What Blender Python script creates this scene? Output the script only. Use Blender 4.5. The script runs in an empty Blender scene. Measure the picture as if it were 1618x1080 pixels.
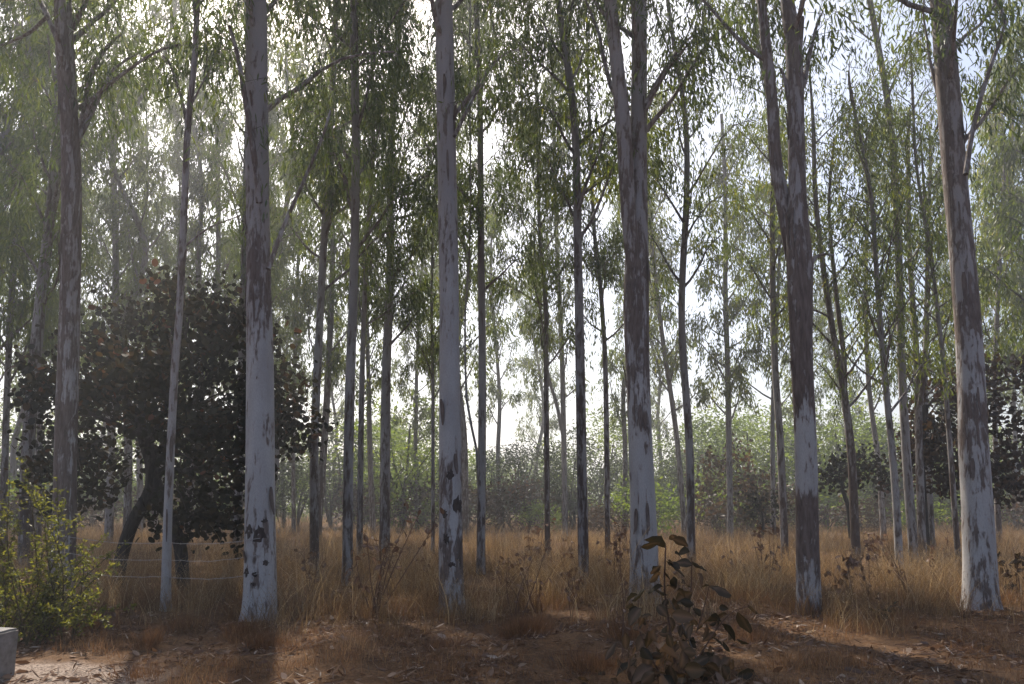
import bpy, math, random
import numpy as np
from mathutils import Vector, noise as mnoise

# ------------------------------------------------------------------ camera, sky, sun, exposure
SC = bpy.context.scene
COL = SC.collection
R = math.radians
W_PX, F_PX = 1618.0, 1169.0
CAM_H, PITCH, SHIFT_PX = 1.5, R(5.0), 153.0
cd = bpy.data.cameras.new('camera'); cam = bpy.data.objects.new('camera', cd); COL.objects.link(cam)
cd.sensor_width = 36.0; cd.lens = 36.0 * F_PX / W_PX
cd.shift_y = SHIFT_PX / W_PX
cd.clip_start = 0.1; cd.clip_end = 3000
cam.location = (0, 0, CAM_H); cam.rotation_euler = (R(90) + PITCH, 0, 0)
SC.camera = cam

SUN_AZ, SUN_EL = R(-20), R(48)
world = bpy.data.worlds.new('World'); SC.world = world; world.use_nodes = True
wn = world.node_tree.nodes; wl = world.node_tree.links
for n in list(wn): wn.remove(n)
sky = wn.new('ShaderNodeTexSky'); sky.sky_type = 'NISHITA'; sky.sun_disc = False
sky.sun_elevation = SUN_EL; sky.sun_rotation = SUN_AZ
sky.air_density = 1.0; sky.dust_density = 5.0; sky.ozone_density = 2.0; sky.altitude = 300
bg = wn.new('ShaderNodeBackground'); bg.inputs['Strength'].default_value = 0.12
wo = wn.new('ShaderNodeOutputWorld')
wl.new(sky.outputs[0], bg.inputs[0]); wl.new(bg.outputs[0], wo.inputs[0])

sun_dir = Vector((math.sin(SUN_AZ) * math.cos(SUN_EL), math.cos(SUN_AZ) * math.cos(SUN_EL), math.sin(SUN_EL)))
sl = bpy.data.lights.new('sun', 'SUN'); sl.energy = 4.6; sl.angle = R(1.0); sl.color = (1.0, 0.93, 0.82)
so = bpy.data.objects.new('sun', sl); COL.objects.link(so)
so.location = sun_dir * 60; so.rotation_euler = sun_dir.to_track_quat('Z', 'Y').to_euler()

SC.view_settings.view_transform = 'Standard'; SC.view_settings.look = 'None'
SC.view_settings.exposure = 0.80; SC.view_settings.gamma = 1.0
SC.view_settings.use_curve_mapping = False
HAZE_DENSITY = 0.0033

SC.render.engine = 'CYCLES'
cy = SC.cycles
cy.max_bounces = 5; cy.diffuse_bounces = 3; cy.glossy_bounces = 1; cy.transmission_bounces = 3
cy.volume_bounces = 0; cy.transparent_max_bounces = 4
cy.caustics_reflective = False; cy.caustics_refractive = False
cy.sample_clamp_indirect = 4.0
cy.use_denoising = True

rng = np.random.default_rng(7)
random.seed(7)

# ------------------------------------------------------------------ helpers
CP, SP = math.cos(PITCH), math.sin(PITCH)
PPX, PPY = 809.0, 540.0 + SHIFT_PX

def P(px, py, d):
    """world point seen at that photograph pixel, at distance d in front of the camera (world y)"""
    u = (px - PPX) / F_PX; v = (PPY - py) / F_PX
    fy = CP - v * SP; fz = SP + v * CP
    k = d / fy
    return np.array((u * k, d, CAM_H + fz * k))

def px2m(d): return d / F_PX

def ground_z(x, y):
    z = 0.10 * mnoise.noise(Vector((x * .12, y * .12, 3.1))) + 0.05 * mnoise.noise(Vector((x * .5, y * .5, 1.7)))
    if y < 30:
        z += 0.04 * mnoise.noise(Vector((x * 1.9, y * 1.9, 7.7)))
        z += 0.022 * mnoise.noise(Vector((x * 6, y * 6, 2.2)))
    for mx, my, mh, mr in MOUNDS:
        r2 = ((x - mx) ** 2 + (y - my) ** 2) / (mr * mr)
        if r2 < 6: z += mh * math.exp(-r2)
    return z

def gpt(px, py):
    d = CAM_H * F_PX / (py - 795.0)
    return (px - PPX) / F_PX * d, d
MOUNDS = []
for (px, py, h, r) in ((1265, 985, .10, .45), (890, 1005, .07, .4), (110, 1040, .05, .6), (560, 1010, .05, .6),
                       (1490, 1000, .06, .7), (330, 975, .05, .5)):
    mx, my = gpt(px, py); MOUNDS.append((mx, my, h, r))

def add_obj(name, me, parent=None, loc=None):
    o = bpy.data.objects.new(name, me); COL.objects.link(o)
    if parent is not None: o.parent = parent
    if loc is not None: o.location = loc
    return o

def tag(o, label=None, cat=None, group=None, kind=None):
    if label: o['label'] = label
    if cat: o['category'] = cat
    if group: o['group'] = group
    if kind: o['kind'] = kind
    return o

def empty(name, loc):
    o = bpy.data.objects.new(name, None); COL.objects.link(o); o.location = loc
    o.empty_display_size = .2
    return o

class MB:
    """collects faces (numpy) into one mesh"""
    def __init__(s): s.v = []; s.f = []; s.a = []; s.m = []; s.sm = []; s.n = 0
    def add(s, verts, faces, attr=0.0, mat=0, smooth=True):
        verts = np.asarray(verts, float).reshape(-1, 3); faces = np.asarray(faces, int)
        if len(faces) == 0: return
        s.v.append(verts); s.f.append(faces + s.n); s.n += len(verts)
        a = np.broadcast_to(np.asarray(attr, float), (len(verts),)); s.a.append(a)
        s.m.append(np.full(len(faces), mat, int)); s.sm.append(np.full(len(faces), smooth, bool))
    def mesh(s, name, mats):
        me = bpy.data.meshes.new(name)
        V = np.concatenate(s.v); me.vertices.add(len(V)); me.vertices.foreach_set('co', V.ravel())
        ls = np.concatenate([f.ravel() for f in s.f])
        tot = np.concatenate([np.full(len(f), f.shape[1], int) for f in s.f])
        st = np.concatenate(([0], np.cumsum(tot)[:-1]))
        me.loops.add(len(ls)); me.loops.foreach_set('vertex_index', ls.astype(np.int32))
        me.polygons.add(len(tot)); me.polygons.foreach_set('loop_start', st.astype(np.int32))
        try: me.polygons.foreach_set('loop_total', tot.astype(np.int32))
        except Exception: pass
        me.polygons.foreach_set('material_index', np.concatenate(s.m).astype(np.int32))
        me.polygons.foreach_set('use_smooth', np.concatenate(s.sm))
        at = me.attributes.new('rnd', 'FLOAT', 'POINT'); at.data.foreach_set('value', np.concatenate(s.a).astype(np.float32))
        for m in mats: me.materials.append(m)
        me.update(calc_edges=True)
        return me

def nrm(a): return a / np.maximum(np.linalg.norm(a, axis=-1, keepdims=True), 1e-9)

def leaves(mb, pos, axis, length, width, attr, kind=2, mat=0, fold=0.25, curl=0.0, rg=rng):
    """leaf blades from pos along axis. kind 2: folded diamond (2 tris), 6: lens (4 tris), 8: rounded blade (6 tris)"""
    n = len(pos)
    if n == 0: return
    axis = nrm(axis)
    r = rg.normal(size=(n, 3)); side = nrm(np.cross(axis, r)); nor = np.cross(side, axis)
    L = np.broadcast_to(length, (n,))[:, None]; Wd = np.broadcast_to(width, (n,))[:, None] * .5
    if kind == 2:
        m = pos + axis * L * .45
        v = np.stack([pos, m + side * Wd + nor * Wd * fold, pos + axis * L, m - side * Wd + nor * Wd * fold], 1)
        k = 4; f = np.array([[0, 1, 2, 3]])
    elif kind == 6:
        a = pos + axis * L * .3; b = pos + axis * L * .68 + nor * L * curl
        t = pos + axis * L + nor * L * curl * 2.2
        v = np.stack([pos, a + side * Wd * .95 + nor * Wd * fold, b + side * Wd * .75 + nor * Wd * fold, t,
                      b - side * Wd * .75 + nor * Wd * fold, a - side * Wd * .95 + nor * Wd * fold], 1)
        k = 6; f = np.array([[0, 1, 2, 3], [0, 3, 4, 5]])
    else:
        a = pos + axis * L * .18; b = pos + axis * L * .55 + nor * L * curl; c = pos + axis * L * .85 + nor * L * curl * 1.7
        t = pos + axis * L + nor * L * curl * 2.4
        v = np.stack([pos, a + side * Wd * .7 + nor * Wd * fold, b + side * Wd + nor * Wd * fold, c + side * Wd * .62 + nor * Wd * fold, t,
                      c - side * Wd * .62 + nor * Wd * fold, b - side * Wd + nor * Wd * fold, a - side * Wd * .7 + nor * Wd * fold], 1)
        k = 8; f = np.array([[0, 1, 2, 3], [0, 3, 4, 5], [0, 5, 6, 7]])
    F = (np.arange(n)[:, None, None] * k + f[None]).reshape(-1, f.shape[1])
    at = np.repeat(np.broadcast_to(attr, (n,)), k)
    mb.add(v.reshape(-1, 3), F, at, mat, smooth=False)

def tube(mb, pts, rad, sides=6, attr=0.0, mat=0, cap=True, wob=None):
    pts = np.asarray(pts, float); n = len(pts); rad = np.broadcast_to(rad, (n,))
    tan = nrm(np.gradient(pts, axis=0))
    ref = np.array((1.0, 0, 0)) if abs(tan[:, 0]).mean() < .8 else np.array((0, 1.0, 0))
    a = nrm(ref - tan * (tan @ ref)[:, None]); b = np.cross(tan, a)
    th = np.linspace(0, 2 * np.pi, sides, endpoint=False)
    rr = np.repeat(rad[:, None], sides, 1)
    if wob is not None: rr = rr * wob
    v = pts[:, None] + rr[..., None] * (np.cos(th)[None, :, None] * a[:, None] + np.sin(th)[None, :, None] * b[:, None])
    i = np.arange(n - 1)[:, None] * sides; j = np.arange(sides)[None]; j2 = (j + 1) % sides
    F = np.stack([i + j, i + j2, i + sides + j2, i + sides + j], -1).reshape(-1, 4)
    at = attr if np.ndim(attr) == 0 else np.repeat(attr, sides)
    if np.ndim(attr) == 2: at = np.asarray(attr).ravel()
    mb.add(v.reshape(-1, 3), F, at, mat)
    if cap:
        base = mb.n - n * sides
        vv = np.vstack([v[-1], pts[-1:] + tan[-1:] * rad[-1] * .3]); k = np.arange(sides)
        mb.add(vv, np.stack([k, (k + 1) % sides, np.full(sides, sides)], 1), float(np.ravel(at)[-1]) if np.ndim(at) else at, mat)

def smooth_path(pts, n):
    """Catmull-Rom resample of rows (any width)"""
    p = np.asarray(pts, float)
    if len(p) < 3:
        t = np.linspace(0, 1, n)[:, None]; return p[0] * (1 - t) + p[-1] * t
    q = np.vstack([2 * p[0] - p[1], p, 2 * p[-1] - p[-2]])
    seg = np.linalg.norm(np.diff(p[:, :3], axis=0), axis=1); s = np.concatenate(([0], np.cumsum(seg)))
    u = np.linspace(0, s[-1], n); out = []
    for x in u:
        k = min(max(np.searchsorted(s, x, side='right') - 1, 0), len(p) - 2)
        t = (x - s[k]) / max(seg[k], 1e-9)
        a, b, c, d = q[k], q[k + 1], q[k + 2], q[k + 3]
        out.append(.5 * ((2 * b) + (-a + c) * t + (2 * a - 5 * b + 4 * c - d) * t * t + (-a + 3 * b - 3 * c + d) * t ** 3))
    return np.array(out)

# ------------------------------------------------------------------ materials
def mat(name):
    m = bpy.data.materials.new(name); m.use_nodes = True
    nt = m.node_tree
    for n in list(nt.nodes): nt.nodes.remove(n)
    out = nt.nodes.new('ShaderNodeOutputMaterial')
    return m, nt, out
def nd(nt, t, **kw):
    n = nt.nodes.new(t)
    for k, v in kw.items():
        if k in n.inputs: n.inputs[k].default_value = v
        else: setattr(n, k, v)
    return n
def ramp(nt, fac, stops, interp='LINEAR'):
    r = nt.nodes.new('ShaderNodeValToRGB'); r.color_ramp.interpolation = interp
    e = r.color_ramp.elements
    while len(e) < len(stops): e.new(0.5)
    for k, (p, c) in enumerate(stops):
        e[k].position = p; e[k].color = tuple(c) + (1,) if len(c) == 3 else c
    nt.links.new(fac, r.inputs[0])
    return r.outputs[0]
def mixc(nt, f, a, b, typ='MIX'):
    m = nt.nodes.new('ShaderNodeMix'); m.data_type = 'RGBA'; m.blend_type = typ
    for s, x in ((m.inputs[0], f), (m.inputs[6], a), (m.inputs[7], b)):
        if hasattr(x, 'is_linked') or hasattr(x, 'links'): nt.links.new(x, s)
        else: s.default_value = x if not isinstance(x, tuple) else (x + (1,) if len(x) == 3 else x)
    return m.outputs[2]
def math_(nt, op, a, b=None, clamp=False):
    m = nt.nodes.new('ShaderNodeMath'); m.operation = op; m.use_clamp = clamp
    for s, x in ((m.inputs[0], a), (m.inputs[1], b)):
        if x is None: continue
        if hasattr(x, 'links'): nt.links.new(x, s)
        else: s.default_value = x
    return m.outputs[0]
def attr(nt, name='rnd'):
    a = nt.nodes.new('ShaderNodeAttribute'); a.attribute_name = name; return a.outputs['Fac']

def leaf_material(name, stops, trans=0.4, gloss=0.06, rough=.45, tint=(1.0, 1.0, .55), tgain=1.5):
    m, nt, out = mat(name)
    c = ramp(nt, attr(nt), stops)
    d = nd(nt, 'ShaderNodeBsdfDiffuse'); nt.links.new(c, d.inputs['Color'])
    t = nd(nt, 'ShaderNodeBsdfTranslucent')
    tc = mixc(nt, 1.0, c, tuple(x * tgain for x in tint), 'MULTIPLY'); nt.links.new(tc, t.inputs['Color'])
    mx = nd(nt, 'ShaderNodeMixShader'); mx.inputs[0].default_value = trans
    nt.links.new(d.outputs[0], mx.inputs[1]); nt.links.new(t.outputs[0], mx.inputs[2])
    g = nd(nt, 'ShaderNodeBsdfGlossy'); g.inputs['Roughness'].default_value = rough
    m2 = nd(nt, 'ShaderNodeMixShader'); m2.inputs[0].default_value = gloss
    nt.links.new(mx.outputs[0], m2.inputs[1]); nt.links.new(g.outputs[0], m2.inputs[2])
    nt.links.new(m2.outputs[0], out.inputs[0])
    return m

M = {}
M['leaf'] = leaf_material('eucalyptus_leaf', [(0, (.032, .046, .016)), (.45, (.064, .084, .022)), (.8, (.116, .130, .027)), (1, (.20, .18, .035))], .48, .05, tint=(1.0, 1.0, .42), tgain=2.2)
M['leaf_far'] = leaf_material('far_leaf', [(0, (.05, .072, .022)), (.5, (.095, .130, .036)), (1, (.18, .20, .04))], .50, .03, tint=(1.0, 1.0, .4), tgain=2.2)
M['leaf_dark'] = leaf_material('dark_leaf', [(0, (.018, .017, .010)), (.5, (.028, .026, .013)), (.75, (.065, .042, .018)), (1, (.13, .055, .03))], .22, .02, .5, tint=(1, .9, .5), tgain=1.6)
M['leaf_brown'] = leaf_material('brown_leaf', [(0, (.030, .018, .011)), (.6, (.062, .036, .02)), (1, (.15, .07, .035))], .3, .03, .5)
M['leaf_bush'] = leaf_material('bush_leaf', [(0, (.06, .068, .016)), (.5, (.125, .128, .028)), (1, (.25, .21, .05))], .5, .04, tint=(1, 1, .5), tgain=1.8)
M['leaf_sap'] = leaf_material('sapling_leaf', [(0, (.034, .030, .016)), (.5, (.075, .052, .028)), (1, (.21, .13, .085))], .38, .02, .6, tint=(1, .9, .6))
M['leaf_dry'] = leaf_material('dry_leaf', [(0, (.09, .05, .03)), (.5, (.20, .12, .075)), (.85, (.34, .24, .17)), (1, (.5, .43, .36))], .2, .04, .5, tint=(1, .85, .65))
M['grass'] = leaf_material('dry_grass', [(0, (.09, .054, .030)), (.4, (.17, .110, .060)), (.75, (.275, .19, .105)), (1, (.46, .37, .25))], .38, .02, tint=(1, .88, .64))
M['shortgrass'] = leaf_material('short_dry_grass', [(0, (.11, .06, .034)), (.6, (.22, .125, .066)), (1, (.38, .26, .15))], .35, .02, tint=(1, .85, .65))

def bark_material(name, pale, pale2, tan, dark, dark2, upper):
    m, nt, out = mat(name)
    tc = nd(nt, 'ShaderNodeTexCoord'); oi = nd(nt, 'ShaderNodeObjectInfo')
    off = nd(nt, 'ShaderNodeVectorMath', operation='ADD')
    sc = nd(nt, 'ShaderNodeVectorMath', operation='SCALE'); sc.inputs['Scale'].default_value = 40.0
    cx = nd(nt, 'ShaderNodeCombineXYZ'); nt.links.new(oi.outputs['Random'], cx.inputs[0]); nt.links.new(oi.outputs['Random'], cx.inputs[2])
    nt.links.new(cx.outputs[0], sc.inputs[0])
    nt.links.new(tc.outputs['Object'], off.inputs[0]); nt.links.new(sc.outputs[0], off.inputs[1])
    def noise(scale, sv, detail=4, rough=.55, dist=0.0):
        mp = nd(nt, 'ShaderNodeMapping'); mp.inputs['Scale'].default_value = sv
        nt.links.new(off.outputs[0], mp.inputs[0])
        n = nd(nt, 'ShaderNodeTexNoise'); n.inputs['Scale'].default_value = scale; n.inputs['Detail'].default_value = detail
        n.inputs['Roughness'].default_value = rough; n.inputs['Distortion'].default_value = dist
        nt.links.new(mp.outputs[0], n.inputs['Vector']); return n.outputs['Fac']
    big = noise(10.0, (1, 1, .16), 5, .6, .35)
    fine = noise(30.0, (1, 1, .16), 4, .6, .3)
    spot = noise(11.0, (1, 1, .55), 3, .5, .8)
    col = noise(3.0, (1, 1, .3), 3)
    grain = noise(120.0, (1, 1, .25), 3)
    old = attr(nt)
    # peel mask: old-bark share per ring, broken up by noise
    s = math_(nt, 'ADD', math_(nt, 'MULTIPLY', math_(nt, 'SUBTRACT', big, .5), 1.75), math_(nt, 'MULTIPLY', math_(nt, 'SUBTRACT', fine, .5), .8))
    s = math_(nt, 'ADD', s, math_(nt, 'MULTIPLY', math_(nt, 'SUBTRACT', spot, .5), .7))
    s = math_(nt, 'ADD', s, old)
    k = ramp(nt, s, [(.42, (0, 0, 0)), (.56, (1, 1, 1))])
    edge = ramp(nt, s, [(.30, (0, 0, 0)), (.44, (1, 1, 1)), (.50, (1, 1, 1)), (.56, (.3, .3, .3))])
    palec = mixc(nt, ramp(nt, col, [(.35, (0, 0, 0)), (.65, (1, 1, 1))]), pale, pale2)
    sep = nd(nt, 'ShaderNodeSeparateXYZ'); nt.links.new(tc.outputs['Object'], sep.inputs[0])
    up = math_(nt, 'ADD', math_(nt, 'MULTIPLY', math_(nt, 'SUBTRACT', sep.outputs[2], 2.6), .22), math_(nt, 'MULTIPLY', math_(nt, 'SUBTRACT', col, .5), 1.2), True)
    palec = mixc(nt, up, palec, upper)
    palec = mixc(nt, math_(nt, 'MULTIPLY', edge, .55), palec, tan)
    palec = mixc(nt, ramp(nt, grain, [(.35, (.35, .35, .35)), (.6, (0, 0, 0))]), palec, tuple(x * .6 for x in pale2))
    darkc = mixc(nt, ramp(nt, fine, [(.35, (0, 0, 0)), (.65, (1, 1, 1))]), dark, dark2)
    c = mixc(nt, k, palec, darkc)
    b = nd(nt, 'ShaderNodeBsdfPrincipled'); b.inputs['Roughness'].default_value = .82
    b.inputs['Specular IOR Level'].default_value = .2
    nt.links.new(c, b.inputs['Base Color'])
    hgt = math_(nt, 'ADD', math_(nt, 'MULTIPLY', k, .6), math_(nt, 'ADD', math_(nt, 'MULTIPLY', fine, math_(nt, 'ADD', math_(nt, 'MULTIPLY', k, .8), .2)), math_(nt, 'MULTIPLY', grain, .1)))
    bp = nd(nt, 'ShaderNodeBump'); bp.inputs['Strength'].default_value = .9; bp.inputs['Distance'].default_value = .012
    nt.links.new(hgt, bp.inputs['Height']); nt.links.new(bp.outputs[0], b.inputs['Normal'])
    nt.links.new(b.outputs[0], out.inputs[0])
    return m
M['bark'] = bark_material('eucalyptus_bark', (.48, .45, .43), (.40, .37, .355), (.30, .24, .21), (.105, .076, .062), (.20, .150, .128), (.31, .275, .265))
M['bark_mid'] = bark_material('slender_bark', (.38, .355, .335), (.29, .27, .26), (.20, .16, .14), (.085, .062, .05), (.14, .105, .088), (.22, .195, .175))
M['bark_scar'] = bark_material('bark_scar', (.10, .075, .065), (.08, .06, .05), (.08, .06, .05), (.05, .036, .03), (.10, .075, .062), (.09, .07, .06))
M['bark_dark'] = bark_material('dark_bark', (.08, .065, .055), (.06, .05, .045), (.06, .05, .04), (.03, .024, .02), (.045, .035, .03), (.06, .05, .045))

def plain(name, a, b, scale=8.0, rough=.9, bump=.4, dist=.01, sv=(1, 1, 1)):
    m, nt, out = mat(name)
    tc = nd(nt, 'ShaderNodeTexCoord'); mp = nd(nt, 'ShaderNodeMapping'); mp.inputs['Scale'].default_value = sv
    nt.links.new(tc.outputs['Object'], mp.inputs[0])
    n = nd(nt, 'ShaderNodeTexNoise'); n.inputs['Scale'].default_value = scale; n.inputs['Detail'].default_value = 6
    n.inputs['Roughness'].default_value = .65
    nt.links.new(mp.outputs[0], n.inputs['Vector'])
    c = ramp(nt, n.outputs['Fac'], [(.3, a), (.7, b)])
    p = nd(nt, 'ShaderNodeBsdfPrincipled'); p.inputs['Roughness'].default_value = rough; p.inputs['Specular IOR Level'].default_value = .2
    nt.links.new(c, p.inputs['Base Color'])
    bp = nd(nt, 'ShaderNodeBump'); bp.inputs['Strength'].default_value = bump; bp.inputs['Distance'].default_value = dist
    nt.links.new(n.outputs['Fac'], bp.inputs['Height']); nt.links.new(bp.outputs[0], p.inputs['Normal'])
    nt.links.new(p.outputs[0], out.inputs[0]); return m
M['twig'] = plain('twig_bark', (.10, .075, .06), (.17, .135, .115), 20)
M['twig_red'] = plain('dry_stem', (.09, .05, .035), (.18, .11, .075), 30)
M['stem_green'] = plain('bush_stem', (.08, .06, .035), (.14, .11, .06), 25)
M['concrete'] = plain('weathered_concrete', (.16, .145, .13), (.30, .28, .26), 14, bump=.6, dist=.006)
M['wire'] = plain('rusty_wire', (.30, .27, .25), (.46, .43, .41), 60, rough=.6)

# ground material
m, nt, out = mat('dry_soil')
tc = nd(nt, 'ShaderNodeTexCoord')
def gnoise(scale, detail=6, rough=.6):
    n = nd(nt, 'ShaderNodeTexNoise'); n.inputs['Scale'].default_value = scale; n.inputs['Detail'].default_value = detail
    n.inputs['Roughness'].default_value = rough; nt.links.new(tc.outputs['Object'], n.inputs['Vector']); return n.outputs['Fac']
g1, g2, g3 = gnoise(.7), gnoise(5.0), gnoise(45.0, 4)
soil = ramp(nt, g2, [(.3, (.066, .034, .016)), (.5, (.122, .063, .028)), (.7, (.19, .106, .050))])
soil = mixc(nt, ramp(nt, g1, [(.45, (0, 0, 0)), (.62, (.8, .8, .8))]), soil, (.135, .078, .042))
soil = mixc(nt, ramp(nt, attr(nt), [(.2, (0, 0, 0)), (.8, (1, 1, 1))]), soil, mixc(nt, g2, (.22, .16, .125), (.40, .32, .26)))
soil = mixc(nt, ramp(nt, g3, [(.38, (.75, .75, .75)), (.55, (0, 0, 0))]), soil, (.05, .03, .02))
soil = mixc(nt, ramp(nt, gnoise(28.0, 5, .7), [(.55, (0, 0, 0)), (.68, (.6, .6, .6))]), soil, (.26, .18, .125))
pb = nd(nt, 'ShaderNodeBsdfPrincipled'); pb.inputs['Roughness'].default_value = .95; pb.inputs['Specular IOR Level'].default_value = .1
nt.links.new(soil, pb.inputs['Base Color'])
bp = nd(nt, 'ShaderNodeBump'); bp.inputs['Strength'].default_value = .9; bp.inputs['Distance'].default_value = .03
nt.links.new(math_(nt, 'ADD', g2, math_(nt, 'MULTIPLY', g3, .5)), bp.inputs['Height']); nt.links.new(bp.outputs[0], pb.inputs['Normal'])
nt.links.new(pb.outputs[0], out.inputs[0])
M['soil'] = m

# ------------------------------------------------------------------ ground
def build_ground():
    def axis(lim, fine, near):
        a = [0.0]; st = fine
        while a[-1] < lim:
            if a[-1] > near: st *= 1.22
            a.append(a[-1] + st)
        return a
    xp = axis(420, .075, 8); xs = [-v for v in xp[:0:-1]] + xp
    ys = [4.2 + v for v in axis(420, .07, 6.5)]
    yb = [4.2 - v for v in axis(120, .5, 3)[1:]]
    ys = yb[::-1] + ys
    px0, py0 = gpt(105, 1055)
    V = []; A = []
    for y in ys:
        for x in xs:
            V.append((x, y, ground_z(x, y) if (abs(x) < 60 and -4 < y < 80) else -.02))
            r = math.hypot((x - px0) / .95, (y - py0) / .75) + .5 * mnoise.noise(Vector((x * 1.4, y * 1.4, 9)))
            A.append(max(0.0, min(1.0, 1.35 - r)))
    nx, ny = len(xs), len(ys)
    i = np.arange(ny - 1)[:, None] * nx; j = np.arange(nx - 1)[None]
    F = np.stack([i + j, i + j + 1, i + nx + j + 1, i + nx + j], -1).reshape(-1, 4)
    mb = MB(); mb.add(V, F, A)
    o = add_obj('ground', mb.mesh('ground', [M['soil']]))
    o['kind'] = 'structure'
build_ground()

# ------------------------------------------------------------------ eucalyptus builder
def crown_leaves(mb, tips, tdir, per, Lr, Wr, kind, rg, droop=1.3, spread=.125, tone=0.0, attr_sd=.22):
    """hanging leaf sprays round twig points"""
    n = len(tips) * per
    base = np.repeat(tips, per, 0) + rg.normal(0, spread, (n, 3)) * np.array((.8, .8, 1.7))
    ax = np.repeat(tdir, per, 0) * .35 + rg.normal(0, .5, (n, 3)) + np.array((0, 0, -droop))
    tone_c = np.repeat(np.clip(rg.normal(.42 + tone, .14, len(tips)), 0, 1), per)
    at = np.clip(tone_c + rg.normal(0, attr_sd * .5, n), 0, 1)
    leaves(mb, base, ax, rg.uniform(Lr * .6, Lr * 1.25, n), rg.uniform(Wr * .7, Wr * 1.2, n), at, kind, rg=rg)

def make_branch(start, az, el, L, r0, rg, droop=.25, n=7):
    d = np.array((math.cos(az) * math.cos(el), math.sin(az) * math.cos(el), math.sin(el)))
    pts = [np.array(start, float)]
    for k in range(n - 1):
        d = nrm(d + rg.normal(0, .10, 3) + np.array((0, 0, (.10 if k < n * .45 else -droop))))
        pts.append(pts[-1] + d * L / (n - 1))
    return np.array(pts), np.linspace(r0, max(.006, r0 * .25), n)

def sprays_on(bp, rg, ntw, twl):
    """twigs off the outer part of a branch; returns twig polylines"""
    out = []
    n = len(bp)
    for k in range(ntw):
        t = rg.uniform(.30, 1.0) * (n - 1); i = min(int(t), n - 2); f = t - i
        p = bp[i] * (1 - f) + bp[i + 1] * f
        bd = nrm(bp[i + 1] - bp[i])
        d = nrm(bd * .7 + rg.normal(0, .7, 3) + np.array((0, 0, .05)))
        L = twl * rg.uniform(.5, 1.3)
        q1 = p + d * L * .5; q2 = q1 + nrm(d + np.array((0, 0, -.7))) * L * .5
        out.append(np.array([p, q1, q2]))
    return out

def interp_path(path, z):
    zz = path[:, 2]; i = int(np.clip(np.searchsorted(zz, z) - 1, 0, len(path) - 2))
    t = np.clip((z - zz[i]) / max(zz[i + 1] - zz[i], 1e-6), 0, 1)
    return path[i] * (1 - t) + path[i + 1] * t

def trunk_wob(n, sides, rg, amp=.05):
    th = np.arange(sides) / sides * 2 * np.pi
    w = np.ones((n, sides)); s0 = rg.uniform(0, 50)
    for i in range(n):
        for j in range(sides):
            w[i, j] += amp * mnoise.noise(Vector((math.cos(th[j]) * 1.3 + s0, math.sin(th[j]) * 1.3, i * 9.0 / n))) \
                + amp * .5 * mnoise.noise(Vector((math.cos(th[j]) * 4 + s0, math.sin(th[j]) * 4, i * 22.0 / n)))
    return w

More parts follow.
